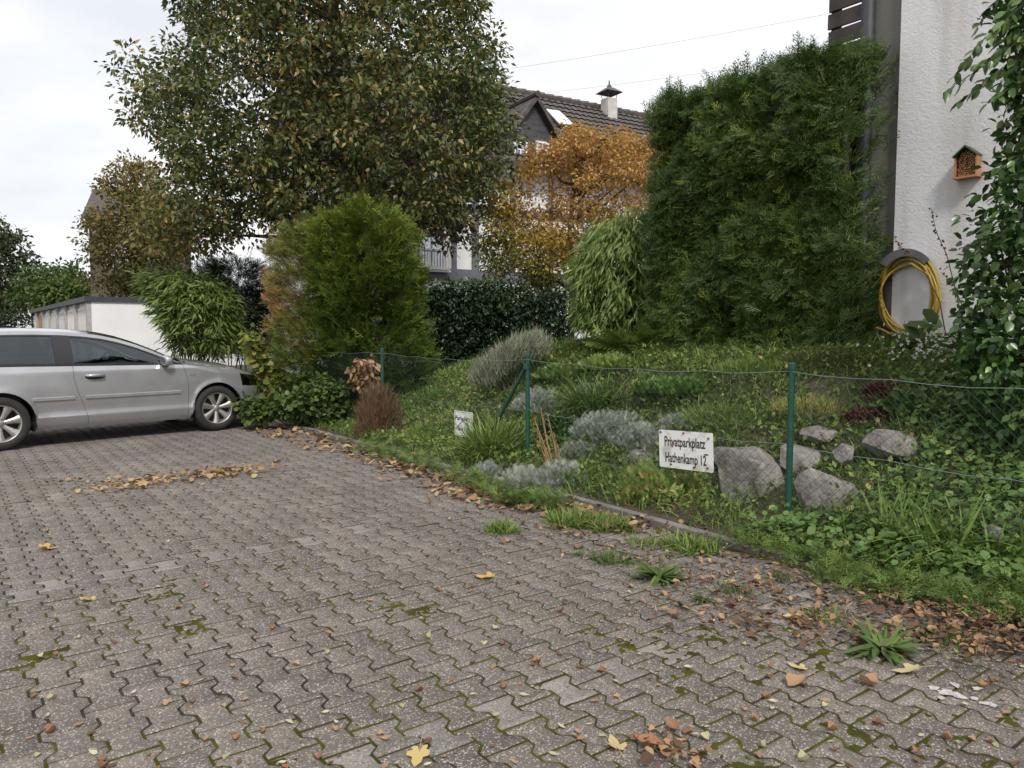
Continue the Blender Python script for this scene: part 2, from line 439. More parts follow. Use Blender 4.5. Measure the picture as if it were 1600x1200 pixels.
vis = (cells[:, 2] > .8) & (pp[:, 0] > -500) & (pp[:, 0] < 2100) & (pp[:, 1] < 1500)
cells, pp = cells[vis], pp[vis]
inframe = (pp[:, 0] > 0) & (pp[:, 0] < 1600) & (pp[:, 1] < 1200)
order = np.argsort(np.where(inframe, pp[:, 2], 1e6)); single = np.zeros(len(cells), bool); single[order[:300]] = True
LIGHT_PX = [(92, 916), (184, 901), (217, 884), (266, 884), (339, 869), (412, 854), (476, 841), (544, 828), (684, 1149), (787, 1107), (872, 1066),
            (560, 1192), (970, 1040), (1040, 1012), (150, 769), (90, 778), (240, 757), (1200, 968), (1212, 945), (1290, 935), (20, 930)]
light = np.zeros(len(cells), bool)
for q in LIGHT_PX:
    light[np.argmin(np.linalg.norm(cells[:, 1:] - onz(*q)[:2], axis=1))] = True

bx = np.array([-13.5, 0]); bt = np.array([-3.0, 19.0])
bed_c = st(np.array([-15, -.0, -.0, -15.0]), np.array([-4, -4, 18.5, 18.5]))
pavement = mesh('pavement', np.c_[bed_c, np.full(4, -.0105)], [(0, 1, 2, 3)], M_BED)
tag(pavement, kind='structure')
RB = np.array([[AX[0], TX[0]], [AX[1], TX[1]]])
BVW = BV.copy(); BVW[:, :2] = BV[:, :2] @ RB.T
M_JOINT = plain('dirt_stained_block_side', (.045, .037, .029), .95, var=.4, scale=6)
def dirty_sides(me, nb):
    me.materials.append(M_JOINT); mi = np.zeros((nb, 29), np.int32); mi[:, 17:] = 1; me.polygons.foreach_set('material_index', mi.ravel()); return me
me_b = mesh('paving_block', BVW, [BQ], M_BLOCK, link=False, attrs={'rnd': np.zeros(len(BV))})
me_l = mesh('paving_block', BVW, [BQ], M_LIGHT, link=False, attrs={'rnd': np.zeros(len(BV))})
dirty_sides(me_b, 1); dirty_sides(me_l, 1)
jz = rng.normal(0, .0012, len(cells)); tilt = rng.normal(0, .008, (len(cells), 2)); spin = rng.normal(0, .006, len(cells))
# a few sunken or lifted patches
jz += (vnoise(cells[:, 1:], 1.6, 5) - .5) * .009
for i in np.where(single)[0]:
    o = link_mesh('paving_block', me_l if light[i] else me_b, pavement, (cells[i, 1], cells[i, 2], jz[i]))
    o.rotation_euler = (tilt[i, 0], tilt[i, 1], spin[i])
rest = np.where(~single)[0]
for sel, mt, nm_ in ((rest[~light[rest]], M_BLOCK, 'paving_blocks'), (rest[light[rest]], M_LIGHT, 'pale_paving_blocks')):
    k = len(BVW); V = BVW[None] + np.c_[cells[sel, 1:], jz[sel]][:, None, :]
    V[..., 2] += BVW[None, :, 0] * tilt[sel, 0][:, None] + BVW[None, :, 1] * tilt[sel, 1][:, None]
    nearb = pp[sel, 2] < 7.5; off_ = (np.arange(len(sel)) * k)[:, None, None]
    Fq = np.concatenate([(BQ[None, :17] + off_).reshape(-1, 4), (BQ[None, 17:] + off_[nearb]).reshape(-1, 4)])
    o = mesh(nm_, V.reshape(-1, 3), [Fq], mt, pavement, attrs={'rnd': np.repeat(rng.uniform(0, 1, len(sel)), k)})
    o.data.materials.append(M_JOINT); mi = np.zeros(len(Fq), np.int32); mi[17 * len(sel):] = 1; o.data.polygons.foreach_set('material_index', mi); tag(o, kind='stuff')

# moss growing in the joints
def moss_mat():
    m, n, l, b = nmat('moss')
    geo = n.new('ShaderNodeNewGeometry')
    n1 = n.new('ShaderNodeTexNoise'); n1.inputs['Scale'].default_value = 6; n1.inputs['Detail'].default_value = 6
    n2 = n.new('ShaderNodeTexNoise'); n2.inputs['Scale'].default_value = 260; n2.inputs['Detail'].default_value = 3
    l.new(geo.outputs['Position'], n1.inputs[0]); l.new(geo.outputs['Position'], n2.inputs[0])
    mx = n.new('ShaderNodeMath'); mx.operation = 'MULTIPLY_ADD'; mx.inputs[1].default_value = .7; l.new(n2.outputs[0], mx.inputs[0])
    sb = n.new('ShaderNodeMath'); sb.operation = 'ADD'; sb.inputs[1].default_value = -.35; l.new(n1.outputs[0], sb.inputs[0]); l.new(sb.outputs[0], mx.inputs[2])
    c = ramp(n, [(.22, (.045, .034, .016)), (.42, (.050, .050, .010)), (.62, (.080, .092, .012)), (.8, (.12, .13, .022))])
    l.new(mx.outputs[0], c.inputs[0]); l.new(c.outputs[0], b.inputs['Base Color']); b.inputs['Roughness'].default_value = 1
    b.inputs['Specular IOR Level'].default_value = .1
    bp = n.new('ShaderNodeBump'); bp.inputs['Strength'].default_value = 1; bp.inputs['Distance'].default_value = .006
    l.new(n2.outputs[0], bp.inputs['Height']); l.new(bp.outputs[0], b.inputs['Normal'])
    return m
M_MOSS = moss_mat()
def moss_field(res, s0, s1, ta, tb, name, dmin, dmax):
    ss = np.arange(s0, s1, res); ts = np.arange(ta, tb, res)
    A_, T_ = np.meshgrid(ss, ts, indexing='ij'); p = st(A_, T_).reshape(-1, 2)
    p = p + rng.uniform(-.3, .3, p.shape) * res
    pq = pix(np.c_[p, np.zeros(len(p))])
    bias = np.zeros(len(p))
    for (x, y, r, w) in MOSS_SPOTS:
        c = onz(x, y)[:2]; bias += w * np.exp(-((p - c) ** 2).sum(1) / (r * r)) * (.35 + 1.0 * vnoise(p, 5.0, 31, 3))
    big = vnoise(p, 1.0, 21, 4) + .02 + bias
    big += .20 * np.exp(-(np.linalg.norm(p - onz(760, 1160)[:2], axis=1) / 1.5) ** 2) - .10 * np.exp(-(np.linalg.norm(p - onz(150, 1080)[:2], axis=1) / 1.0) ** 2)
    big += .13 * smooth(350, 900, pq[:, 0]) * smooth(860, 1010, pq[:, 1])
    amt = smooth(.38, .54, big)
    z = -.030 + .0261 * amt + (vnoise(p, 55, 8, 3) - .5) * .005 * amt + .020 * smooth(.78, 1.05, big) * (vnoise(p, 34, 4, 2) - .50) + (vnoise(p, 1.6, 5) - .5) * .009 - (.0022 if res > .02 else 0)
    ni, nj = A_.shape; idx = np.arange(ni * nj).reshape(ni, nj)
    q = np.stack([idx[:-1, :-1], idx[1:, :-1], idx[1:, 1:], idx[:-1, 1:]], -1).reshape(-1, 4)
    ok = (z[q].max(1) > -.0115) & (pq[q[:, 0], 2] < dmax) & (pq[q[:, 0], 2] >= dmin) & (pq[q[:, 0], 0] > -250) & (pq[q[:, 0], 0] < 1850) & (pq[q[:, 0], 1] < 1330)
    q = q[ok]; u, inv = np.unique(q.ravel(), return_inverse=True)
    return tag(mesh(name, np.c_[p, z][u], [inv.reshape(-1, 4)], M_MOSS, pavement, smooth_shade=True), kind='stuff')
MOSS_SPOTS = [(1180, 985, .30, .24), (1300, 1000, .25, .2), (1560, 1135, .20, .34), (1450, 1165, .15, .26), (1200, 1040, .3, .14), (480, 690, 1.3, .22), (650, 735, 1.0, .22), (1000, 1000, .5, .1),
              (560, 840, .9, .10), (300, 880, .9, .10), (90, 930, .5, .12), (350, 1150, .12, .5), (1330, 1130, .2, .2), (1160, 1175, .12, .3)]
moss_field(.0125, -4.0, .0, -.6, 4.6, 'moss', 0, 4.7)
moss_field(.03, -9.0, .0, -.6, 12.0, 'moss', 4.7, 14)

# kerb of concrete edging stones
M_KERB = plain('kerb_concrete', (.17, .155, .145), .9, var=.3, scale=5, bump=.5, bscale=90)
kerb = empty('kerb', (0, 0, 0)); tag(kerb, kind='structure')
t = -1.2
while t < 17:
    L = 1.0; c = st(.035 + rng.normal(0, .006), t + L / 2)
    mb = MB(); mb.box((0, 0, 0), (.075, L - .012, .24))
    o = mb.build('kerb_stone', M_KERB, kerb, bevel=.008)
    o.location = (c[0], c[1], -.105 + .022 + rng.normal(0, .006)); o.rotation_euler = (rng.normal(0, .006), rng.normal(0, .03), YAW + rng.normal(0, .008))
    t += L

# ------------------------------------------------------------ fallen leaves on the paving
M_DRY = leafmat('dry_leaf', [(0, (.13, .07, .035)), (.25, (.22, .115, .06)), (.5, (.32, .185, .105)), (.75, (.40, .26, .15)), (1, (.28, .12, .05))], .7, .12)
M_PALE = leafmat('pale_leaf', [(0, (.36, .36, .22)), (.4, (.45, .42, .25)), (.7, (.30, .34, .17)), (1, (.5, .46, .34))], .7, .12)
M_YEL = leafmat('yellow_leaf', [(0, (.50, .40, .17)), (.5, (.55, .33, .10)), (1, (.52, .44, .25))], .65, .15)
def curl(tp, c, tw):
    v, f = tp; v = v.copy(); x, y = v[:, 0], v[:, 1] - .5
    v[:, 2] = v[:, 2] + c * (x * x * 2.2 + y * y * .8) + tw * x * y; v[:, 1] -= .5
    v[:, 2] -= v[:, 2].min(); return v, f
def _leafhi(prof):
    V = []; n_ = len(prof)
    for i, w in enumerate(prof):
        y = i / (n_ - 1)
        for k, c_ in enumerate((-1, -.5, 0, .5, 1)): V.append((c_ * w, y + .03 * math.sin(i * 2.1 + k), .06 * abs(c_) * w / .3 - .02 * (k == 2)))
    return tpl(V, [q for i in range(n_ - 1) for k in range(4) for q in ((i * 5 + k, i * 5 + k + 1, i * 5 + k + 6), (i * 5 + k, i * 5 + k + 6, i * 5 + k + 5))])
LEAF_A = _leafhi([.01, .13, .22, .26, .24, .20, .12, .01]); LEAF_B = _leafhi([.02, .22, .36, .42, .40, .31, .18, .02]); LEAF_C = _leafhi([.01, .08, .13, .15, .14, .11, .06, .01])
LEAFHI = [curl(LEAF_A, .5, .5), curl(LEAF_A, 1.3, -.7), curl(LEAF_B, .9, .8), curl(LEAF_C, .7, .4), curl(LEAF_B, 1.6, -.9), curl(LEAF_A, .2, .2)]
LEAFSH = [curl(OVATE, .35, .3), curl(OVATE, .9, -.5), curl(SMALL, .6, .4), curl(ROUND, .5, .6), curl(OVATE, .15, .1), curl(LANCE, .5, .2)]
def leaf_mesh(tp, mt, r):
    return mesh('fallen_leaf', tp[0], [tp[1]], mt, link=False, smooth_shade=True, attrs={'rnd': np.full(len(tp[0]), r)})
DRY_ME = [leaf_mesh(LEAFHI[i % 6], M_DRY, r) for i, r in enumerate(np.linspace(0, 1, 12))]
PALE_ME = [leaf_mesh(LEAFHI[i % 6], M_PALE, r) for i, r in enumerate(np.linspace(0, 1, 8))]
def drop_leaf(me, xy, size, label, group=None, flat=.12, z=None):
    zz = .004 if z is None else z
    o = link_mesh('fallen_leaf', me, None, (xy[0], xy[1], zz))
    o.rotation_euler = (rng.normal(0, flat), rng.normal(0, flat), rng.uniform(0, 6.28)); o.scale = (size,) * 3
    return tag(o, label, 'leaf', group)
def scatter_px(n, x0, x1, y0, y1, pw=1.0):
    q = []
    while len(q) < n:
        x, y = rng.uniform(x0, x1), y0 + (y1 - y0) * rng.uniform() ** pw
        p = onz(x, y); s, t = to_st(p[0], p[1])
        if s < -.1: q.append(p[:2])
    return np.array(q)
for p in scatter_px(215, -40, 1640, 745, 1230, .8):
    drop_leaf(DRY_ME[rng.integers(12)], p, rng.uniform(.022, .043), 'small dry brown leaf lying loose on the grey paving blocks', 'small dry brown leaves scattered over the paving')
for p in scatter_px(75, -40, 1600, 740, 1200, .7):
    drop_leaf(PALE_ME[rng.integers(8)], p, rng.uniform(.022, .042), 'small pale green-grey leaf lying loose on the grey paving blocks', 'small pale leaves scattered over the paving')
M_STEM = plain('leaf_stem', (.4, .3, .14), .7)
def big_leaf(px, size, rz, label, mt, tp=MAPLE, c=.25, r=.4, stem=True, name='fallen_leaf'):
    p = onz(*px); v, f = curl(tp, c, .35)
    th = np.concatenate([v, v - np.array((0, 0, .012))])
    o = mesh('fallen_leaf', v, [f], mt, smooth_shade=True, attrs={'rnd': np.full(len(v), r)})
    o.location = (p[0], p[1], .008); o.rotation_euler = (rng.normal(0, .1), rng.normal(0, .1), rz); o.scale = (size,) * 3
    if stem:
        mb = MB(); mb.tube([(0, -.46, .03), (.02, -.8, .06), (.05, -1.15, .02)], [.012, .010, .014], 5); mb.build('leaf_stem', M_STEM, o)
    return tag(o, label, 'leaf')
big_leaf((1405, 1052), .12, R(80), 'large pale yellow lobed leaf with a long stem pointing right', M_YEL, r=1.0)
big_leaf((957, 1160), .10, R(10), 'large pale tan lobed leaf at the middle of the bottom edge', M_YEL, r=.9)
big_leaf((650, 1196), .10, R(175), 'pale yellow lobed leaf cut by the bottom edge, stem pointing up', M_YEL, r=.05)
big_leaf((1237, 1042), .09, R(40), 'pale yellow lobed leaf beside a green one near the weed rosettes', M_YEL, r=.95)
big_leaf((85, 858), .13, R(-70), 'large orange lobed leaf alone on the paving at the far left', M_YEL, r=.55, c=.5)
big_leaf((1246, 1072), .10, R(120), 'large tan curled leaf in front of the pale yellow lobed leaf', M_DRY, tp=LEAF_B, r=.62, c=.6, stem=False)
big_leaf((1355, 1072), .09, R(30), 'tan curled leaf left of the largest yellow lobed leaf', M_DRY, tp=LEAF_B, r=.72, c=.9, stem=False)
big_leaf((1015, 1168), .11, R(60), 'glossy orange-brown curled leaf at the bottom edge', M_DRY, tp=LEAF_A, r=.95, c=.9, stem=False)
big_leaf((1052, 1140), .09, R(190), 'brown pointed leaf right of the paler lobed leaf at the bottom', M_DRY, tp=LEAF_A, r=.4, c=.7, stem=False)
big_leaf((750, 903), .12, R(75), 'yellow lobed leaf lying in the middle of the paving', M_YEL, r=.4, c=.35)
big_leaf((1240, 970), .10, R(75), 'rounded cream leaf among moss and litter near the kerb', M_YEL, tp=LEAF_B, r=.95, c=.5, stem=False)
big_leaf((130, 938), .10, R(75), 'yellowish lobed leaf by the left end of the pale block row', M_YEL, r=.2, c=.4)

# drifts of leaves nobody could count
M_LITTER = leafmat('leaf_litter', [(0, (.075, .042, .028)), (.35, (.14, .075, .045)), (.6, (.24, .14, .085)), (.8, (.36, .22, .11)), (1, (.42, .31, .16))], .75, .1)
def litter(name, P, size, label, mt=M_LITTER, lo=0., hi=1.):
    n = len(P); parts = []
    for k in range(6):
        sel = np.arange(n) % 6 == k; m = sel.sum()
        nm = unit(np.c_[rng.normal(0, .35, (m, 2)), np.ones(m)]); ax = unit(np.cross(nm, rand_dir(m)))
        parts.append((P[sel], ax, nm, rng.uniform(*size, m), LEAFSH[k], rng.uniform(lo, hi, m)))
    o = cloud(name, parts, mt); return tag(o, label, 'leaf litter', kind='stuff')
def along(px_pts, n, spread, z=0.01, zr=.02):
    w = np.array([onz(*p)[:2] for p in px_pts]); k = rng.uniform(0, len(w) - 1.001, n); i = k.astype(int); f = (k - i)[:, None]
    xy = w[i] * (1 - f) + w[i + 1] * f + rng.normal(0, 1, (n, 2)) * np.asarray(spread)
    return np.c_[xy, z + rng.uniform(0, zr, n)]
P = np.concatenate([along([(170, 764), (215, 757), (262, 752)], 130, (.12, .16)), along([(290, 747), (340, 742), (392, 737)], 160, (.12, .16)), along([(60, 765), (450, 730)], 45, (.3, .3))])
litter('leaf_litter', P, (.035, .085), 'orange-brown leaf drift in a line across the far paving', lo=.6)
P = np.concatenate([along([(400, 672), (470, 690), (560, 712), (640, 742), (730, 775), (800, 800)], 420, (.14, .12), .008, .02), along([(430, 668), (560, 696), (640, 728), (745, 765)], 200, (.12, .14), .02), along([(745, 765), (830, 790), (900, 800), (980, 830)], 260, (.10, .12), .02)])
litter('leaf_litter', P, (.04, .10), 'yellow-brown fallen leaves along the planting edge behind the kerb', lo=.3)
P = np.concatenate([along([(960, 815), (1120, 860), (1260, 900), (1330, 930)], 300, (.14, .14), .02), along([(1230, 965), (1330, 1000), (1480, 1010)], 230, (.16, .10), .012, .02),
                    along([(1400, 950), (1500, 985), (1600, 1030)], 520, (.16, .16), .02, .05), along([(1560, 980), (1640, 1010)], 350, (.2, .2), .03, .06), along([(1030, 945), (1200, 975)], 110, (.2, .1), .01, .01)])
litter('leaf_litter', P, (.02, .052), 'brown leaf litter heaped along the kerb at the right', hi=.85)
P = np.concatenate([along([(830, 815), (930, 850), (1060, 890), (1200, 930)], 260, (.18, .14), .008, .012), along([(1100, 900), (1260, 940), (1380, 990)], 200, (.2, .12), .008, .015)])
litter('leaf_litter', P, (.02, .055), 'scattered small leaves and scraps on the paving beside the kerb')
# white flaky scraps
M_SCRAP = plain('white_scrap', (.42, .41, .39), .9, var=.3, scale=60)
sb = onz(1490, 1083); scr_ = empty('white_scraps', tuple(sb), 0, 'flaking white scraps lying on the paving at lower right', 'scraps')
for px, py, a_, b_ in ((1462, 1078, .035, .018), (1478, 1083, .04, .02), (1500, 1088, .035, .022), (1492, 1072, .022, .018), (1530, 1078, .028, .014), (1522, 1093, .022, .010), (1540, 1100, .03, .010), (1552, 1104, .02, .012), (1470, 1092, .018, .010)):
    p = onz(px, py); q = np.sort(rng.uniform(0, 6.28, 9)); mb = MB(); mb.prism([(p[0] - sb[0] + a_ * rng.uniform(.6, 1) * math.cos(t), p[1] - sb[1] + b_ * 1.6 * rng.uniform(.6, 1) * math.sin(t)) for t in q], .0035, .0052); mb.build('scrap', M_SCRAP, scr_)
P = along([(1020, 1168), (1050, 1180), (1075, 1190)], 60, (.05, .06), .01, .02)
litter('leaf_litter', P, (.02, .05), 'little heap of brown and white leaf scraps at the bottom edge')
# ------------------------------------------------------------ silver hatchback
def car_paint():
    m, n, l, b = nmat('silver_paint')
    b.inputs['Base Color'].default_value = (.46, .465, .49, 1); b.inputs['Metallic'].default_value = .55
    b.inputs['Roughness'].default_value = .30; b.inputs['Coat Weight'].default_value = 1.0; b.inputs['Coat Roughness'].default_value = .025
    tc = n.new('ShaderNodeTexCoord'); no = n.new('ShaderNodeTexNoise'); no.inputs['Scale'].default_value = 3.5; no.inputs['Detail'].default_value = 6
    l.new(tc.outputs['Object'], no.inputs[0])
    c = ramp(n, [(.3, (.38, .38, .40)), (.7, (.45, .455, .475))]); l.new(no.outputs[0], c.inputs[0]); l.new(c.outputs[0], b.inputs['Base Color'])
    return m
def glass_mat(name, tint, g=.14):
    m, n, l, b = nmat(name); n.remove(b)
    t = n.new('ShaderNodeBsdfTransparent'); t.inputs[0].default_value = (*tint, 1)
    gl = n.new('ShaderNodeBsdfGlossy'); gl.inputs['Roughness'].default_value = .02; gl.inputs[0].default_value = (.9, .95, 1, 1)
    fr = n.new('ShaderNodeFresnel'); fr.inputs[0].default_value = 1.5
    ad = n.new('ShaderNodeMath'); ad.operation = 'ADD'; ad.use_clamp = True; ad.inputs[1].default_value = g
    mx = n.new('ShaderNodeMixShader'); l.new(fr.outputs[0], ad.inputs[0]); l.new(ad.outputs[0], mx.inputs[0])
    l.new(t.outputs[0], mx.inputs[1]); l.new(gl.outputs[0], mx.inputs[2]); l.new(mx.outputs[0], n['Material Output'].inputs[0])
    return m
M_PAINT = car_paint()
M_CGLASS = glass_mat('car_glass', (.20, .245, .25), .06)
M_BLACK = plain('black_trim', (.018, .018, .02), .45, var=.1)
M_DARK = plain('dark_plastic', (.02, .02, .022), .7, var=.1)
M_TYRE = plain('tyre_rubber', (.022, .021, .021), .8, var=.25, scale=14)
M_RIM = plain('alloy', (.42, .41, .40), .38, .7, var=.08, scale=20)
M_LAMP = glass_mat('lamp_glass', (.5, .52, .55), .12)
M_SEAT = plain('grey_upholstery', (.10, .10, .11), .9)
M_RED = plain('red_lens', (.35, .02, .02), .2)

car_dir = math.atan2(.72, .69)
CARO = np.array((-5.97 - .76 * .72, 8.8 + .76 * .69))
car = empty('parked_car', (CARO[0], CARO[1], 0), car_dir, 'silver three-door hatchback parked nose-in to the hedge, rear cut off at left', 'car')

def ip(x, xs, ys): return np.interp(x, xs, ys)
XF = 2.578; WR = .316; ARCH = .362
# plan outline at the widest height
side_x = np.unique(np.round(np.r_[np.linspace(2.98, -.36, 60), XF + ARCH * np.sin(np.linspace(-1.57, 1.57, 17)), ARCH * np.sin(np.linspace(-1.57, .0, 9)), ARCH * np.sin(np.linspace(0, 1.57, 9)), .776, .780, 2.120, 2.124], 4))[::-1]
Wx = lambda x: ip(x, [-.36, 0, .6, 1.3, 2.0, 2.6, 2.98], [.862, .877, .882, .8825, .880, .868, .822])
front = [(3.43, 0), (3.428, .15), (3.42, .30), (3.395, .45), (3.34, .58), (3.25, .68), (3.13, .76)]
rear = [(-.50, .825), (-.60, .775), (-.68, .69), (-.73, .56), (-.755, .40), (-.765, .2), (-.765, 0)]
OUT = np.array(front + [(x, Wx(x)) for x in side_x] + rear)
nu = len(OUT)
ztop_x = lambda x: ip(x, [-.765, -.6, -.2, .5, 1.3, 2.0, 2.12, 2.3, 2.6, 2.98, 3.13, 3.25, 3.34, 3.43], [.99, .985, .975, .962, .95, .94, .938, .915, .88, .825, .80, .785, .77, .755])
inset_z = lambda z: ip(z, [.17, .20, .26, .345, .355, .41, .55, .70, .885, .90, .955, 1.0], [.12, .075, .035, .004, .003, .028, .002, .0, .010, .014, .050, .075])
zb_base = lambda x: ip(x, [-.8, -.5, .4, 2.2, 2.9, 3.43], [.28, .24, .20, .20, .21, .23])
nv = 27
VB = np.zeros((nu, nv, 3))
dO = np.gradient(OUT, axis=0); nO = unit(np.c_[dO[:, 1], -dO[:, 0]]); nO = np.where((nO * (OUT - np.array((1.3, 0)))).sum(1, keepdims=True) < 0, -nO, nO)
nO[0] = (1, 0); nO[-1] = (-1, 0)
for i in range(nu):
    x0, y0 = OUT[i]
    zb = zb_base(x0)
    if y0 > .7:
        for xc in (0, XF):
            if abs(x0 - xc) < ARCH: zb = max(zb, WR + math.sqrt(ARCH ** 2 - (x0 - xc) ** 2))
    zt = ztop_x(x0)
    base_v = np.array([0, .03, .07, .11, .15, .18, .20, .22, .26, .30, .36, .42, .48, .54, .60, .66, .72, .78, .84, .88, .91, .925, .94, .955, .97, .985, 1.0])
    z = zb + (zt - zb) * base_v
    wn_ = smooth(2.5, 3.3, x0); wt = smooth(-.2, -.7, x0) if x0 < 0 else 0
    ins = inset_z(np.where(x0 > 2.2, z + (.95 - zt) * smooth(2.1, 2.6, x0), z))
    # arch lip
    for xc in (0, XF):
        rr = np.hypot(x0 - xc, z - WR)
        if y0 > .7: ins = ins - .016 * np.exp(-((rr - ARCH) / .045) ** 2) * (z > WR - .1)
    ins = ins + wn_ * np.maximum(z - .56, 0) * .28
    ins = ins + (.10 * np.maximum(z - .6, 0) if x0 < -.55 else 0)
    VB[i, :, 0] = x0 - nO[i, 0] * ins; VB[i, :, 1] = -(y0 - nO[i, 1] * ins); VB[i, :, 2] = z
    # slanted rear door cut
    w = math.exp(-((x0 - .778) / .28) ** 2)
    VB[i, :, 0] += w * .15 * smooth(.85, .25, z) if zb < .25 else 0
    wf = math.exp(-((x0 - 2.122) / .12) ** 2)
    VB[i, :, 0] += wf * .05 * smooth(.92, .70, z) - wf * .0
VB[0, :, 1] = 0; VB[-1, :, 1] = 0

def strips(sel_i, j0, j1, mirror=True):
    """faces of the side grid for the columns in sel_i (i to i+1), rows j0..j1"""
    V = []; Fq = []
    for sgn in ((1, -1) if mirror else (1,)):
        mp = {}
        def vid(i, j):
            if (i, j) not in mp:
                mp[(i, j)] = len(V); p = VB[i, j]; V.append((p[0], p[1] * sgn, p[2]))
            return mp[(i, j)]
        for i in sel_i:
            for j in range(j0(i) if callable(j0) else j0, j1(i) if callable(j1) else j1):
                q = (vid(i, j), vid(i + 1, j), vid(i + 1, j + 1), vid(i, j + 1))
                Fq.append(q if sgn == -1 else q[::-1])
    return V, Fq
xs_ = OUT[:, 0]; side_ok = OUT[:, 1] > .7
gap1 = [i for i in range(nu - 1) if side_ok[i] and abs(xs_[i] - .780) < 1e-6 and abs(xs_[i + 1] - .776) < 1e-6]
gap2 = [i for i in range(nu - 1) if side_ok[i] and abs(xs_[i] - 2.124) < 1e-6 and abs(xs_[i + 1] - 2.120) < 1e-6]
i_d0, i_d1 = gap2[0] + 1, gap1[0]
HL_I = [i for i in range(nu - 1) if 3.03 < (xs_[i] + xs_[i + 1]) / 2 < 3.36 and xs_[i] > 2]
GR_I = [i for i in range(nu - 1) if xs_[i] > 3.40]
TL_I = [i for i in range(nu - 1) if (xs_[i] + xs_[i + 1]) / 2 < -.52 and OUT[i, 1] > .6]
others = [i for i in range(nu - 1) if i not in gap1 + gap2 and not (i_d0 <= i < i_d1)]
body = MB()
for i in others:
    cuts = [(0, nv - 1)]
    if i in HL_I: cuts = [(0, 15), (22, nv - 1)]
    if i in GR_I: cuts = [(0, 5), (21, nv - 1)]
    if i in TL_I: cuts = [(0, 13), (21, nv - 1)]
    for a_, b_ in cuts: body.add(*strips([i], a_, b_))
# hood
hx = [i for i in range(nu) if xs_[i] >= 2.12 and i < nu // 2]
NH = 15
hv = []
for i in hx:
    e = VB[i, -1]
    for k in range(NH):
        y = e[1] * (1 - 2 * k / (NH - 1)) if abs(e[1]) > 1e-6 else 0
        f = 1 - (y / e[1]) ** 2 if abs(e[1]) > 1e-6 else 0
        xx = e[0] + (.10 * f * smooth(2.6, 2.12, xs_[i]))
        hv.append((xx, y, e[2] + .075 * f * smooth(3.43, 2.9, xs_[i]) + .018 * smooth(.0, .22, f) * smooth(3.35, 3.0, xs_[i])))
hf = [(a_ * NH + k, a_ * NH + k + 1, (a_ + 1) * NH + k + 1, (a_ + 1) * NH + k) for a_ in range(len(hx) - 1) for k in range(NH - 1)]
# rail and belt curves
rail_x = [2.12, 1.95, 1.75, 1.55, 1.35, 1.15, .95, .7, .4, .1, -.2, -.42, -.58, -.66]
rail_y = [.775, .745, .712, .682, .655, .635, .622, .615, .612, .608, .598, .588, .60, .70]
rail_z = [.955, 1.045, 1.14, 1.222, 1.288, 1.335, 1.362, 1.380, 1.388, 1.384, 1.366, 1.34, 1.27, 1.0]
RX = np.unique(np.r_[np.linspace(2.12, -.66, 66), .60, .80, 1.93, -.36, 1.02, -.58])[::-1]
def rail(x): o_ = slice(None, None, -1); return np.array((x, -ip(x, rail_x[o_], rail_y[o_]), ip(x, rail_x[o_], rail_z[o_])))
def belt(x): return np.array((x, -(Wx(np.clip(x, -.36, 2.98)) - .058 - (.10 * smooth(-.3, -.66, x))), ztop_x(x)))
ROWW = [0, .045, .075, .3, .5, .7, .86, 1]
gh = np.zeros((len(RX), 8, 3))
for i, x in enumerate(RX):
    a_, b_ = belt(x), rail(x); h = max(b_[2] - a_[2], .01)
    wlo, wtr, whi = min(.020 / h, .3), min(.034 / h, .4), max(1 - .062 / h, .45)
    ww = [0, wlo, wtr, wtr + (whi - wtr) * .33, wtr + (whi - wtr) * .66, whi, max(1 - .042 / h, .6), 1]
    for j, w in enumerate(ww):
        gh[i, j] = a_ * (1 - w) + b_ * w; gh[i, j, 1] -= .035 * 4 * w * (1 - w) * min(1, h / .4)
def ghs(name, mat, test, off=0.0, parent=car, side=(1, -1), sm=True):
    mb = MB()
    for sgn in side:
        for i in range(len(RX) - 1):
            xm = (RX[i] + RX[i + 1]) / 2
            for j in range(7):
                if test(xm, j):
                    q = [gh[i, j], gh[i + 1, j], gh[i + 1, j + 1], gh[i, j + 1]]
                    q = [(p[0], (p[1] - off) * sgn, p[2]) for p in q]
                    mb.add(q, [(0, 1, 2, 3)] if sgn == -1 else [(3, 2, 1, 0)])
    o = mb.build(name, mat, parent, sm)
    weld(o); return o
def weld(o, d=1e-4):
    bm = bmesh.new(); bm.from_mesh(o.data); bmesh.ops.remove_doubles(bm, verts=bm.verts, dist=d); bm.to_mesh(o.data); bm.free()
isF = lambda x: .80 < x < 1.93
isR = lambda x: -.36 < x < .60
body.add(hv, hf)
for sgn in (1, -1):     # roof rails, rear pillars in body colour, belt shelf
    for i in range(len(RX) - 1):
        xm = (RX[i] + RX[i + 1]) / 2
        for j in range(7):
            if j == 6 or (xm < -.36):
                q = [(p[0], p[1] * sgn, p[2]) for p in (gh[i, j], gh[i + 1, j], gh[i + 1, j + 1], gh[i, j + 1])]
                body.add(q, [(0, 1, 2, 3)] if sgn == -1 else [(3, 2, 1, 0)])
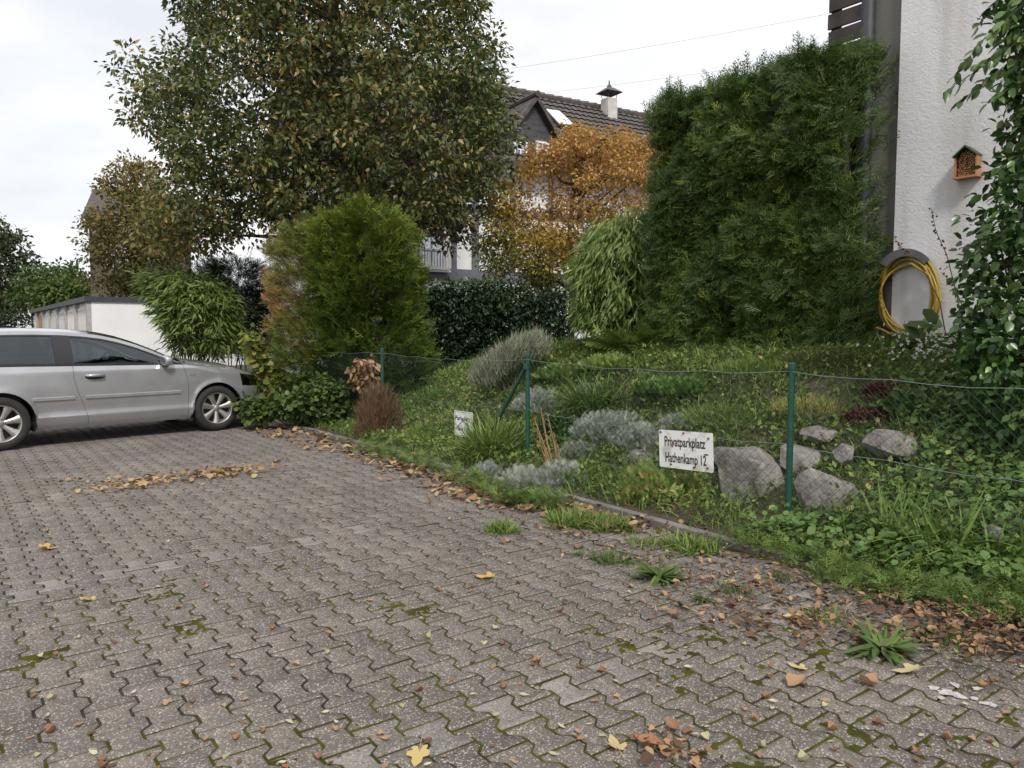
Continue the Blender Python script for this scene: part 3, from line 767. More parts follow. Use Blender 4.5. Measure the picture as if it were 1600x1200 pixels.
# roof skin
rx = [x for x in RX if -.585 <= x <= 1.02]; NR = 17; rv = []
for x in rx:
    e = rail(x)
    for k in range(NR):
        y = e[1] * (1 - 2 * k / (NR - 1)); f = 1 - (y / e[1]) ** 2
        rv.append((x + .12 * f * smooth(.55, 1.02, x) - .06 * f * smooth(-.2, -.58, x), y, e[2] + .045 * f))
body.add(rv, [(a_ * NR + k, a_ * NR + k + 1, (a_ + 1) * NR + k + 1, (a_ + 1) * NR + k) for a_ in range(len(rx) - 1) for k in range(NR - 1)])
bo = body.build('body', M_PAINT, car, True); weld(bo, 5e-4)
def autosmooth(o, ang=R(32)):
    bm = bmesh.new(); bm.from_mesh(o.data)
    for e in bm.edges: e.smooth = not (len(e.link_faces) == 2 and e.calc_face_angle(0) > ang)
    bm.to_mesh(o.data); bm.free()
autosmooth(bo)
def screen(name, x_hi, x_lo, bulge, mat, zb_):
    xs2 = [x for x in RX if x_lo <= x <= x_hi]; V = []; n_ = 13
    for x in xs2:
        e = rail(x)
        for k in range(n_):
            y = e[1] * (1 - 2 * k / (n_ - 1)) * .985; f = 1 - (y / e[1]) ** 2
            V.append((x + bulge * f, y, e[2] + zb_ * f))
    return mesh(name, V, [(a_ * n_ + k, a_ * n_ + k + 1, (a_ + 1) * n_ + k + 1, (a_ + 1) * n_ + k) for a_ in range(len(xs2) - 1) for k in range(n_ - 1)], mat, car, True)
screen('windscreen', 2.12, 1.02, .12, M_CGLASS, .045)
screen('rear_window', -.58, -.66, -.06, M_CGLASS, .045)
# tailgate shelf closing the back under the glass, cowl strip
mb = MB(); mb.tube([(2.17 - .0 , y, .955 + .02 * (1 - (y / .76) ** 2)) for y in np.linspace(-.76, .76, 9)], .022, 6); mb.build('cowl', M_BLACK, car)
mb = MB()
mb.tube([(2.24, -.5, .985), (2.10, -.1, 1.06), (2.02, .25, 1.10)], .008, 5); mb.tube([(2.24, .1, .99), (2.10, .4, 1.05), (2.03, .6, 1.08)], .008, 5); mb.build('wiper', M_BLACK, car)
ghs('window_trim', M_BLACK, lambda x, j: (j <= 1 and x > -.36) or (j == 5 and -.36 < x < 1.95), 0.002)
for xa, xb in ((.60, .80), (1.93, 3)):
    for sg in (1, -1): ghs('pillar', M_BLACK, lambda x, j: 2 <= j <= 4 and xa < x < xb, 0.002, side=(sg,))
for sg in (1, -1):
    ghs('front_window', M_CGLASS, lambda x, j: 2 <= j <= 4 and isF(x), -.004, side=(sg,))
    ghs('rear_side_window', M_CGLASS, lambda x, j: 2 <= j <= 4 and isR(x), -.004, side=(sg,))
# doors, each its own part with a handle
for sgn in (1, -1):
    V, Fq = strips(range(i_d0, i_d1), 0, nv - 1, False)
    V = [(v[0], v[1] * sgn, v[2]) for v in V]; Fq = Fq if sgn == 1 else [f[::-1] for f in Fq]
    d = mesh('door', V, Fq, M_PAINT, car, True); autosmooth(d)
    y = -(Wx(1.0) + .002) * sgn
    hd = MB()
    hd.tube([(.91, y + .012 * sgn, .835), (.93, y - .030 * sgn, .838), (1.01, y - .036 * sgn, .840), (1.10, y - .030 * sgn, .838), (1.12, y + .012 * sgn, .835)], [.016, .019, .020, .019, .016], 8)
    hd.build('handle', M_PAINT, d, True)
    cup = MB(); cup.prism([(1.015 + .115 * math.cos(a_), .822 + .034 * math.sin(a_)) for a_ in np.linspace(0, 6.28, 21)[:-1]], 0, .002, Matrix(((1, 0, 0, 0), (0, 0, -1 * sgn, y + .004 * sgn), (0, 1, 0, 0), (0, 0, 0, 1))))
    cup.build('handle_recess', M_DARK, d)
    ml = MB()
    for xa, xb in ((.33, .775), (.90, 2.07)):
        pts = np.linspace(xa, xb, 8)
        for dz, yy in ((-.022, .012), (.018, .012)):
            pass
        Vv = []
        for x in pts:
            yb = -(Wx(x)) * sgn
            for (dz, dy) in ((-.026, 0), (-.018, -.013), (.014, -.013), (.022, 0)): Vv.append((x, yb + dy * sgn, .575 + dz))
        ml.add(Vv, [(a_ * 4 + k, a_ * 4 + k + 1, (a_ + 1) * 4 + k + 1, (a_ + 1) * 4 + k) for a_ in range(7) for k in range(3)] + [(0, 1, 2, 3), (31, 30, 29, 28)])
    ml.build('side_moulding', M_PAINT, car)
    # mirror
    mr = MB()
    cx, cy, cz = 1.87, -.905 * sgn, 1.0
    for lat in range(9):
        pass
    Vm = []; nlat, nlon = 9, 14
    for a_ in range(nlat):
        th = math.pi * a_ / (nlat - 1)
        for b_ in range(nlon):
            ph = 2 * math.pi * b_ / nlon; c_, s_ = math.cos(ph), math.sin(ph)
            x = math.copysign(abs(math.sin(th) * c_) ** .8, c_) * (.085 if c_ > 0 else .045); y2 = math.copysign(abs(math.cos(th)) ** .75, math.cos(th)) * .105; z = math.copysign(abs(math.sin(th) * s_) ** .75, s_) * .070
            Vm.append((cx + x, cy + y2, cz + z))
    mr.add(Vm, [(a_ * nlon + b_, a_ * nlon + (b_ + 1) % nlon, (a_ + 1) * nlon + (b_ + 1) % nlon, (a_ + 1) * nlon + b_) for a_ in range(nlat - 1) for b_ in range(nlon)])
    mo = mr.build('wing_mirror', M_PAINT, car, True)
    fm = MB(); fm.tube([(1.87, -.83 * sgn, .955), (1.88, -.79 * sgn, .945)], [.03, .035], 8); fm.build('mirror_foot', M_BLACK, mo)
    mg = MB(); mg.prism([(.085 * math.cos(a_), .052 * math.sin(a_)) for a_ in np.linspace(0, 6.28, 17)[:-1]], 0, .003, Matrix(((0, 0, -1, cx - .043), (1, 0, 0, cy), (0, 1, 0, cz), (0, 0, 0, 1)))); mg.build('mirror_glass', M_LAMP, mo)
# lamps and grille
V, Fq = strips(HL_I, 15, 22, False)
for sgn in (1, -1):
    Vs = [(v[0] + .002, v[1] * sgn - .002 * sgn, v[2]) for v in V]
    o = mesh('headlight', Vs, Fq if sgn == 1 else [f[::-1] for f in Fq], M_LAMP, car, True)
    ref = mesh('reflector', [(v[0] * 1 - .03, v[1] * .965, v[2]) for v in Vs], Fq, M_DARK, o, True)
V, Fq = strips(TL_I, 13, 21, False)
for sgn in (1, -1): mesh('tail_light', [(v[0], v[1] * sgn, v[2]) for v in V], Fq if sgn == 1 else [f[::-1] for f in Fq], M_RED, car, True)
V, Fq = strips(GR_I, 5, 21); g = mesh('grille', [(v[0] - .02, v[1], v[2]) for v in V], Fq, M_DARK, car)
mb = MB()
for z in np.linspace(.36, .68, 9): mb.tube([(3.405 - max(z - .56, 0) * .28, y, z) for y in (-.30, 0, .30)], .008, 5)
mb.build('grille_bar', M_BLACK, g)
# small badge on the wing
mb = MB()
for dx in (0, .045):
    mb.box((2.26 - dx, -(Wx(2.26) + .001), .80), (.03, .004, .022))
mb.build('badge', M_RIM, car)
# dark inner shell: floor, arches, cabin
mb = MB(); mb.box((1.3, 0, .26), (3.5, 1.40, .06)); mb.box((1.45, 0, .55), (1.3, 1.60, .5)); mb.box((2.55, 0, .58), (1.3, 1.05, .36)); mb.box((-.1, 0, .60), (1.0, 1.05, .5))
for sgn in (1, -1):
    for xc in (0, XF):
        n_ = 15; an = np.linspace(-.35, math.pi + .35, n_); Vv = [(xc + (ARCH + .012) * math.cos(q), -y * sgn, WR + (ARCH + .012) * math.sin(q)) for q in an for y in (.855, .55)]
        mb.add(Vv, [(2 * k, 2 * k + 1, 2 * k + 3, 2 * k + 2) for k in range(n_ - 1)])
        mb.add([(xc + .5 * math.cos(q), -.55 * sgn, WR + .42 * math.sin(q)) for q in np.linspace(0, math.pi, 9)] + [(xc - .5, -.55 * sgn, .2), (xc + .5, -.55 * sgn, .2)], [tuple(range(11))])
mb.build('underbody', M_DARK, car)
for sgn in (1, -1):
    for x in (.95, -.05):
        seat = MB()
        seat.box((x + .12, .36 * sgn, .62), (.52, .50, .16)); seat.box((x - .16, .36 * sgn, .90), (.14, .48, .56), Matrix.Rotation(-.28, 3, 'Y')); seat.box((x - .27, .36 * sgn, 1.22), (.09, .26, .15), Matrix.Rotation(-.2, 3, 'Y'))
        seat.build('seat', M_SEAT, car, True, bevel=.03)
mb = MB(); mb.box((1.95, 0, .85), (.42, 1.45, .16)); mb.build('dashboard', M_DARK, car, bevel=.03)
mb = MB(); ca = Vector((1.52, .36, .93)); mb.tube([ca + Vector((.07 * math.sin(q), .185 * math.cos(q), .17 * math.sin(q))) for q in np.linspace(0, 6.283, 25)], .016, 6)
mb.tube([ca + Vector((0, -.18, 0)), ca, ca + Vector((0, .18, 0))], .02, 6); mb.tube([ca, ca + Vector((.35, 0, -.12))], .03, 6); mb.build('steering_wheel', M_DARK, car)
# wheels
def lathe(prof, n=48, sgn=1):
    V = []; Fq = []
    for k in range(n):
        a_ = 2 * math.pi * k / n
        for r_, y in prof: V.append((r_ * math.cos(a_), y * sgn, r_ * math.sin(a_)))
    m = len(prof)
    for k in range(n):
        for j in range(m - 1):
            Fq.append((k * m + j, k * m + j + 1, ((k + 1) % n) * m + j + 1, ((k + 1) % n) * m + j))
    return V, Fq
def wheel(x, sgn):
    w = empty('wheel', (x, -.765 * sgn, WR)); w.parent = car
    V, Fq = lathe([(.215, .095), (.222, .105), (.255, .112), (.292, .103), (.309, .085), (.3165, .05), (.3165, -.05), (.309, -.085), (.29, -.1), (.22, -.1)], 56)
    ty = MB(); ty.add([(v[0], -v[1] * sgn, v[2]) for v in V], Fq); ty.build('tyre', M_TYRE, w, True)
    rm = MB()
    V, Fq = lathe([(.198, -.08), (.196, .05), (.205, .092), (.214, .100), (.219, .096), (.219, .07)], 56); rm.add([(v[0], -v[1] * sgn, v[2]) for v in V], Fq)
    for k in range(7):
        a_ = 2 * math.pi * k / 7 + .2
        prof = [(.045, .026), (.09, .029), (.15, .038), (.203, .056)]
        Vv = []
        for r_, h in prof:
            yb = .088 - .03 * (1 - (r_ / .2)) ** 1 * 0 - .022 * math.exp(-((r_ - .03) / .09) ** 2)
            for (s_, dy) in ((-1, -.02), (-.75, 0), (.75, 0), (1, -.02)):
                px_, pz_ = r_, s_ * h
                Vv.append((px_ * math.cos(a_) - pz_ * math.sin(a_), -(yb + dy) * sgn, px_ * math.sin(a_) + pz_ * math.cos(a_)))
        rm.add(Vv, [(q * 4 + j, q * 4 + j + 1, (q + 1) * 4 + j + 1, (q + 1) * 4 + j) for q in range(3) for j in range(3)])
    V, Fq = lathe([(.0, .072), (.03, .072), (.035, .066), (.062, .066), (.07, .055), (.07, .0)], 28); rm.add([(v[0], -v[1] * sgn, v[2]) for v in V], Fq)
    rm.build('rim', M_RIM, w, True)
    hb = MB(); V, Fq = lathe([(.0, .0), (.195, .0), (.195, -.05)], 28); hb.add([(v[0], -v[1] * sgn, v[2]) for v in V], Fq)
    for k in range(5):
        a_ = 2 * math.pi * k / 5; hb.tube([(.05 * math.cos(a_), -.06 * sgn, .05 * math.sin(a_)), (.05 * math.cos(a_), -.069 * sgn, .05 * math.sin(a_))], .009, 8)
    hb.build('brake_disc', plain('brake_rust', (.07, .05, .04), .8), w, True)
for x in (0, XF):
    for sgn in (1, -1): wheel(x, sgn)
# ------------------------------------------------------------ planes of the place
def rdir(px, py):
    u, v = (px - 800) / 1190, (600 - py) / 1190
    return np.array((u, math.cos(PITCH) + v * math.sin(PITCH), -math.sin(PITCH) + v * math.cos(PITCH)))
def ons(px, py, s):
    """point on the upright plane at distance s behind the kerb line"""
    d = rdir(px, py); k = (S0 + s) / (d[0] * AX[0] + d[1] * AX[1]); return np.array((0, 0, HC)) + d * k
def onplane(px, py, p0, nrm):
    d = rdir(px, py); o = np.array((0, 0, HC)); k = ((p0 - o) @ nrm) / (d @ nrm); return o + d * k
A3 = np.array((AX[0], AX[1], 0)); T3 = np.array((TX[0], TX[1], 0)); Z3 = np.array((0, 0, 1.0))
def stz(s, t, z): p = st(s, t); return np.array((p[0], p[1], z))
def frame_matrix(x, y, z, o): return Matrix(((x[0], y[0], z[0], o[0]), (x[1], y[1], z[1], o[1]), (x[2], y[2], z[2], o[2]), (0, 0, 0, 1)))

# ------------------------------------------------------------ white rendered house at the right
SW = 2.90
tc_ = float(to_st(*ons(1399, 300, SW)[:2])[1])
def plaster(name, col, sc, dist, st_):
    m, n, l, b = nmat(name)
    tc = n.new('ShaderNodeTexCoord'); n0 = n.new('ShaderNodeTexNoise'); n0.inputs['Scale'].default_value = 1.2; n0.inputs['Detail'].default_value = 7
    l.new(tc.outputs['Object'], n0.inputs[0])
    c = ramp(n, [(.3, tuple(x * .90 for x in col)), (.65, col)]); l.new(n0.outputs[0], c.inputs[0])
    ms = n.new('ShaderNodeMapping'); ms.inputs['Scale'].default_value = (2.2, 2.2, .22); l.new(tc.outputs['Object'], ms.inputs[0])
    ns = n.new('ShaderNodeTexNoise'); ns.inputs['Scale'].default_value = 2.4; ns.inputs['Detail'].default_value = 7; l.new(ms.outputs[0], ns.inputs[0])
    cs = ramp(n, [(.46, (1, 1, 1)), (.72, (.80, .79, .75))]); l.new(ns.outputs[0], cs.inputs[0])
    mm = n.new('ShaderNodeMix'); mm.data_type = 'RGBA'; mm.blend_type = 'MULTIPLY'; mm.inputs[0].default_value = 1; l.new(c.outputs[0], mm.inputs[6]); l.new(cs.outputs[0], mm.inputs[7]); l.new(mm.outputs[2], b.inputs['Base Color'])
    b.inputs['Roughness'].default_value = .9
    n1 = n.new('ShaderNodeTexNoise'); n1.inputs['Scale'].default_value = sc; n1.inputs['Detail'].default_value = 3; n1.inputs['Distortion'].default_value = 1.5
    mp = n.new('ShaderNodeMapping'); mp.inputs['Scale'].default_value = (1, .7, 1); l.new(tc.outputs['Object'], mp.inputs[0]); l.new(mp.outputs[0], n1.inputs[0])
    cr = ramp(n, [(.42, (0, 0, 0)), (.56, (1, 1, 1))]); l.new(n1.outputs[0], cr.inputs[0])
    bp = n.new('ShaderNodeBump'); bp.inputs['Strength'].default_value = st_; bp.inputs['Distance'].default_value = dist
    l.new(cr.outputs[0], bp.inputs['Height']); l.new(bp.outputs[0], b.inputs['Normal'])
    return m
M_PLASTER = plaster('rough_white_render', (.70, .69, .70), 24, .005, .24)
M_SHADEDR = plaster('shaded_grey_render', (.19, .19, .17), 60, .003, .3)  # recessed strip: the shade under a balcony is put into its dark grey
wm = frame_matrix(A3, T3, Z3, (0, 0, 0))
house = empty('rendered_house', tuple(stz(SW, tc_, 0)), 0, 'white rendered house wall with shade-darkened grey edge strip at the right', 'house')
def world_part(mb, name, mat, parent, **k):
    o = mb.build(name, mat, None, **k); o.parent = parent; o.matrix_parent_inverse = Matrix.Translation(parent.location).inverted(); return o
mb = MB(); c = stz(SW + 2.5, tc_ - 4.5, 3.4); mb.box(c, (5.0, 9.0, 7.2), Matrix.Rotation(YAW, 3, 'Z')); world_part(mb, 'wall', M_PLASTER, house)
mb = MB(); c = stz(SW + .20, tc_ + .145, 3.4); mb.box(c, (.30, .28, 7.19), Matrix.Rotation(YAW, 3, 'Z')); world_part(mb, 'edge_strip', M_SHADEDR, house)
mb = MB(); c = stz(SW + 2.4, tc_ - 4.3, 7.2); mb.box(c, (5.8, 9.8, .3), Matrix.Rotation(YAW, 3, 'Z')); world_part(mb, 'roof', plain('dark_roof', (.04, .038, .04), .7), house)
# downpipe
M_PIPE = plain('dark_zinc', (.075, .075, .085), .45, .5, var=.15)
pc = ons(1356, 60, SW - .04); s_, t_ = to_st(pc[0], pc[1])
pipe = empty('downpipe', tuple(stz(SW - .04, t_, 0)), 0, 'dark grey round downpipe beside the tall conifer hedge', 'downpipe')
mb = MB(); mb.tube([stz(SW - .04, t_, z) for z in (.9, 2.5, 4.5, 6.9)], .062, 18); world_part(mb, 'pipe', M_PIPE, pipe, sm=True)
for z in (2.2, 4.4):
    mb = MB(); mb.tube([stz(SW - .04, t_, z), stz(SW - .04, t_, z + .05)], .068, 18); world_part(mb, 'bracket', M_PIPE, pipe)
# wooden screen of weathered boards
M_BOARD = plain('weathered_board', (.085, .070, .062), .85, var=.45, scale=4, bump=.3, bscale=30)
p0 = ons(1294, 40, SW + .16); tl = to_st(p0[0], p0[1])[1]
scr = empty('board_screen', tuple(stz(SW + .16, tl, 0)), 0, 'brown screen of wide horizontal boards high behind the downpipe', 'screen')
zz = ons(1294, 21, SW + .16)[2]; pitch = .163
for k in range(-11, 8):
    z = zz + k * pitch + .07; mb = MB()
    ln = tl - tc_ - .30 + rng.normal(0, .01)
    c = stz(SW + .16 + rng.normal(0, .004), tl - ln / 2 + (.0 if k % 2 else -.012), z)
    mb.box(c, (.028, ln, .142), Matrix.Rotation(YAW, 3, 'Z') @ Matrix.Rotation(rng.normal(0, .012), 3, 'X')); world_part(mb, 'board', M_BOARD, scr, bevel=.004)
for t in (tl - .05, tc_ + .36):
    mb = MB(); mb.box(stz(SW + .225, t, 3.4), (.07, .07, 7.0), Matrix.Rotation(YAW, 3, 'Z')); world_part(mb, 'post', M_BOARD, scr)

# insect hotel on the wall
M_PINE = plain('pine_wood', (.42, .20, .10), .75, var=.25, scale=12)
M_GROOF = plain('green_felt', (.055, .085, .055), .8, var=.2)
M_REED = plain('reed', (.30, .14, .07), .8, var=.35, scale=40)
def wall_frame(px, py, s): 
    o = ons(px, py, s); return o, frame_matrix(-T3, Z3, -A3, o)      # x to the right along the wall, y up, z out of the wall
o, WM = wall_frame(1515, 277, SW)
ih = empty('insect_hotel', tuple(o), 0, 'small wooden insect hotel with green gabled roof on the white wall', 'insect hotel')
def wp(name, mat, boxes=(), prisms=(), **k):
    mb = MB()
    for c, d in boxes:
        x, y, z = d; V = [WM @ Vector((c[0] + i * x / 2, c[1] + j * y / 2, c[2] + q * z / 2)) for q in (-1, 1) for j in (-1, 1) for i in (-1, 1)]
        mb.add(V, [(0, 2, 3, 1), (4, 5, 7, 6), (0, 1, 5, 4), (2, 6, 7, 3), (0, 4, 6, 2), (1, 3, 7, 5)])
    for poly, z0, z1 in prisms: mb.prism(poly, z0, z1, WM)
    return world_part(mb, name, mat, ih, **k)
hw, hh, dp = .076, .165, .085
wp('back_panel', M_PINE, prisms=[([(-hw, 0), (hw, 0), (hw, hh), (0, hh + .065), (-hw, hh)], .002, .014)])
wp('side_panel', M_PINE, [((-hw - .006, hh / 2, dp / 2 + .004), (.012, hh, dp))]); wp('side_panel', M_PINE, [((hw + .006, hh / 2, dp / 2 + .004), (.012, hh, dp))])
wp('floor_panel', M_PINE, [((0, -.007, dp / 2 + .006), (2 * hw + .04, .014, dp + .012))])
for sg in (-1, 1):
    a_ = math.atan2(.065, hw); L = .122
    x0, y0 = 0, hh + .072
    poly = [(x0, y0), (x0 + sg * L * math.cos(a_), y0 - L * math.sin(a_)), (x0 + sg * (L * math.cos(a_) - .008 * math.sin(a_) * 0), y0 - L * math.sin(a_) + .014), (x0, y0 + .014)]
    wp('roof_panel', M_GROOF, prisms=[(poly if sg < 0 else poly[::-1], .004, dp + .03)])
mb = MB()
for i in range(9):
    for j in range(13):
        x = -.068 + i * .0175 + (j % 2) * .009; y = .012 + j * .0178
        if abs(x) < .068 and y < hh + .05 - abs(x) * .75:
            mb.tube([WM @ Vector((x, y, .02)), WM @ Vector((x, y, dp - .012 + rng.uniform(-.01, .008)))], .0082, 6)
world_part(mb, 'reed_filling', M_REED, ih)['kind'] = 'stuff'

# yellow hose on a bracket
M_HOSE = plain('yellow_hose', (.40, .27, .035), .5, var=.15, scale=10)
M_BRACK = plain('grey_bracket', (.13, .135, .145), .6)
def wpt(px, py, off): return ons(px, py, SW - off)
hb_ = empty('hose_bracket', tuple(wpt(1418, 400, .0)), 0, 'grey curved hose holder fixed to the white wall', 'hose holder')
mb = MB()
arc = [wpt(1418 + 40 * math.cos(q), 432 - 42 * math.sin(q), .05) for q in np.linspace(.75, 2.5, 12)]
V = []
for k, q in enumerate(np.linspace(.7, 2.6, 14)):
    for r_ in (.78, 1.04):
        for off in (.0, .11): V.append(wpt(1416 + 46 * r_ * math.cos(q), 436 - 46 * r_ * math.sin(q), off))
mb.add(V, [(k * 4 + a, k * 4 + b, (k + 1) * 4 + b, (k + 1) * 4 + a) for k in range(13) for a, b in ((0, 1), (1, 3), (3, 2), (2, 0))] + [(0, 2, 3, 1), (52, 53, 55, 54)])
world_part(mb, 'holder', M_BRACK, hb_)
hose = []
loops = [(1419, 452, 41, 58), (1420, 457, 45, 63), (1417, 462, 43, 66), (1421, 458, 48, 60), (1419, 466, 47, 62), (1417, 455, 39, 50), (1421, 470, 44, 56)]
for k, (cx, cy, rx_, ry_) in enumerate(loops):
    for q in np.linspace(0, 1, 28, endpoint=False):
        f = q; k2 = loops[(k + 1) % len(loops)] if k < len(loops) - 1 else loops[k]
        mx_ = [a * (1 - f) + b * f for a, b in zip((cx, cy, rx_, ry_), k2)]
        an = math.pi / 2 - 2 * math.pi * q
        hose.append(wpt(mx_[0] + mx_[2] * math.cos(an) + 3 * math.sin(an * 2 + k), mx_[1] - mx_[3] * math.sin(an), .03 + .06 * ((k * .37) % 1) + .02 * math.sin(an * 3 + k)))
hose += [wpt(x, y, o_) for x, y, o_ in ((1424, 412, .1), (1452, 430, .1), (1463, 465, .1), (1460, 495, .1), (1445, 518, .11), (1420, 527, .13), (1395, 524, .15), (1376, 514, .16), (1368, 512, .2))]
mb = MB(); mb.tube(hose, .0105, 8); ho = mb.build('garden_hose', M_HOSE, None, True)
tag(ho, 'yellow garden hose hung in loops on the white wall', 'hose')

# ------------------------------------------------------------ chain-link fence
M_POST = plain('green_post', (.008, .060, .042), .45, var=.2, scale=20)
M_WIRE = plain('green_wire', (.02, .05, .04), .6)
M_TWIRE = plain('tension_wire', (.16, .22, .21), .4, .3)
SF = .5
fence = empty('chain_link_fence', tuple(stz(SF, 5, 0)), 0, 'green chain-link fence running along the garden slope', 'fence')
post_px = [(383, 545), (597, 545), (825, 553), (1237, 568)]
PT = [float(to_st(*ons(x, y, SF)[:2])[1]) for x, y in post_px]; PT.append(PT[-1] - 2.9); PT.insert(0, PT[0] + 3)
ZT = 1.16
lean = [(0, 0), (0, 0), (0, 0), (.004, .01), (-.012, -.012), (0, 0)]
for t, (ls, lt) in zip(PT, lean):
    mb = MB(); b_, tp_ = stz(SF, t, -.2), stz(SF + ls, t + lt, ZT)
    mb.tube([b_, tp_], .0215, 16); mb.tube([tp_ - np.array((0, 0, .03)), tp_ + np.array((0, 0, .004)), tp_ + np.array((0, 0, .012))], [.0245, .0245, .016], 16)
    world_part(mb, 'post', M_POST, fence, sm=False)
tb = PT[3]
mb = MB(); pa = ons(822, 572, SF - .01); pb = ons(781, 652, SF - .01); mb.tube([pa, pb, pb + (pb - pa) * .5], .019, 12); world_part(mb, 'brace', M_POST, fence)
mb = MB(); mb.tube([pa + np.array((0, 0, -.03)), pa + np.array((0, 0, .03))], .03, 12); world_part(mb, 'brace_clamp', M_POST, fence)
for i in range(len(PT) - 1):
    ta, tb2 = PT[i], PT[i + 1]; L = ta - tb2; mb = MB(); pit = .068; zt, zb = ZT - .06, .08
    H = zt - zb
    def wob(t, z): return SF - .022 + .02 * math.sin(t * 2.1 + z * 3) * .6, z - .035 * math.sin(math.pi * (ta - t) / L) * smooth(.3, 1.1, z) + .008 * math.sin(t * 9)
    for k in range(int(-H / pit) - 1, int(L / pit) + 2):
        for sg in (1, -1):
            pts = []
            for z in np.linspace(zb, zt, 6):
                a = k * pit + (z - zb) if sg > 0 else k * pit + (zt - z)
                if 0 <= a <= L: s2, z2 = wob(ta - a, z); pts.append(stz(s2 + sg * .0015, ta - a, z2))
            if len(pts) >= 2: mb.tube(pts, .0012, 3, False)
    o = world_part(mb, 'wire_mesh', M_WIRE, fence); o['kind'] = 'stuff'
    for z in (ZT - .055, .62):
        mb = MB(); pts = []
        for a in np.linspace(0, L, 14): s2, z2 = wob(ta - a, z); pts.append(stz(s2 - .004, ta - a, z2 - (.02 * math.sin(math.pi * a / L) if z < 1 else 0)))
        mb.tube(pts, .0024, 5); world_part(mb, 'tension_wire', M_TWIRE, fence)

# ------------------------------------------------------------ signs
def sign_mat(name):
    m, n, l, b = nmat(name)
    tc = n.new('ShaderNodeTexCoord'); n0 = n.new('ShaderNodeTexNoise'); n0.inputs['Scale'].default_value = 9; n0.inputs['Detail'].default_value = 8
    l.new(tc.outputs['Object'], n0.inputs[0]); c = ramp(n, [(.34, (.50, .49, .44)), (.48, (.74, .74, .73))]); l.new(n0.outputs[0], c.inputs[0]); l.new(c.outputs[0], b.inputs['Base Color']); b.inputs['Roughness'].default_value = .45
    return m
M_SIGN = sign_mat('white_sign_plate'); M_INK = plain('black_lettering', (.02, .02, .02), .6); M_RUST = plain('rusty_screw', (.12, .05, .03), .8, var=.4)
def text_part(body, M, x, y, h, wsc, parent, name='lettering', mat=None):
    cu = bpy.data.curves.new(name, 'FONT'); cu.body = body; cu.size = 1.0; cu.align_x = 'CENTER'; cu.extrude = .0; cu.offset = .018
    to = bpy.data.objects.new(name, cu); COL.objects.link(to)
    dg = bpy.context.evaluated_depsgraph_get(); me = bpy.data.meshes.new_from_object(to.evaluated_get(dg)); bpy.data.objects.remove(to); bpy.data.curves.remove(cu)
    V = np.array([v.co for v in me.vertices]); w = V[:, 0].max() - V[:, 0].min()
    cx = (V[:, 0].max() + V[:, 0].min()) / 2
    for v in me.vertices: v.co = M @ Vector((x + (v.co.x - cx) * wsc / w, y + v.co.y * h, .0042))
    me.materials.clear(); me.materials.append(mat or M_INK)
    o = link_mesh(name, me); o.parent = parent; o.matrix_parent_inverse = Matrix.Translation(parent.location).inverted(); return o
def sign(name, corners, s, label):
    TL, TR, BR, BL = [ons(x, y, s) for x, y in corners]
    c = (TL + TR + BR + BL) / 4; ex = unit((TR - TL + BR - BL)[None])[0]; ez = -A3; ey = np.cross(ez, ex); ey = ey / np.linalg.norm(ey); ez = np.cross(ex, ey)
    w = (np.linalg.norm(TR - TL) + np.linalg.norm(BR - BL)) / 2; h = (np.linalg.norm(TL - BL) + np.linalg.norm(TR - BR)) / 2
    M = frame_matrix(ex, ey, ez, c)
    root = empty(name, tuple(c), 0, label, 'sign')
    mb = MB(); r_ = .012; poly = []
    for (qx, qy, a0_) in ((w / 2 - r_, h / 2 - r_, 0), (-w / 2 + r_, h / 2 - r_, 90), (-w / 2 + r_, -h / 2 + r_, 180), (w / 2 - r_, -h / 2 + r_, 270)):
        poly += [(qx + r_ * math.cos(R(a0_ + d)), qy + r_ * math.sin(R(a0_ + d))) for d in (0, 30, 60, 90)]
    mb.prism(poly, -.001, .003, M); world_part(mb, 'plate', M_SIGN, root)
    return root, M, w, h
root, M, w, h = sign('parking_sign', [(1028, 671), (1112, 677), (1117, 739), (1033, 729)], SF - .06, 'white rectangular sign reading Privatparkplatz Hathenkamp 12 on the fence')
text_part('Privatparkplatz', M, -.01 * w, .09 * h, .36 * h, .76 * w, root); text_part('Hathenkamp 12', M, .0, -.34 * h, .36 * h, .76 * w, root)
def worn(x, y, a, b, ang, mat=M_SIGN, z=.0052):
    mb = MB(); mb.prism([(x + a * math.cos(q) * math.cos(ang) - b * math.sin(q) * math.sin(ang), y + a * math.cos(q) * math.sin(ang) + b * math.sin(q) * math.cos(ang)) for q in np.linspace(0, 6.28, 9)[:-1]], z - .0008, z, M)
    return mb
for x, y, a, b_, an in ((-.335, -.13, .010, .05, .1), (-.315, -.235, .007, .012, 0), (-.16, -.30, .010, .010, .6)):
    world_part(worn(x * w, y * h, a * w, b_ * h, an), 'worn_patch', M_SIGN, root)
world_part(worn(-.243 * w, .10 * h, .02 * w, .05 * h, .8, z=.0056), 'rust_spot', plain('rust_flake', (.28, .10, .05), .8), root)
world_part(worn(.38 * w, -.06 * h, .045 * w, .018 * h, .05), 'scratch', M_INK, root)
for x, y in ((-.46, .44), (-.02, .45), (.43, .36), (-.27, -.40), (.16, -.42), (.40, -.40)):
    mb = MB(); mb.tube([M @ Vector((x * w, y * h, .003)), M @ Vector((x * w, y * h, .012))], .008, 8); world_part(mb, 'screw', M_RUST, root)
root2, M, w, h = sign('parking_sign', [(711, 641), (739, 645), (738, 685), (710, 680)], SF - .06, 'small worn white sign reading Parkplatz low on the fence in the grass')
text_part('Parkplatz', M, -.03 * w, .14 * h, .24 * h, .80 * w, root2); text_part('Haus Nr.', M, -.03 * w, -.26 * h, .22 * h, .70 * w, root2)
mb = MB(); bw = .006
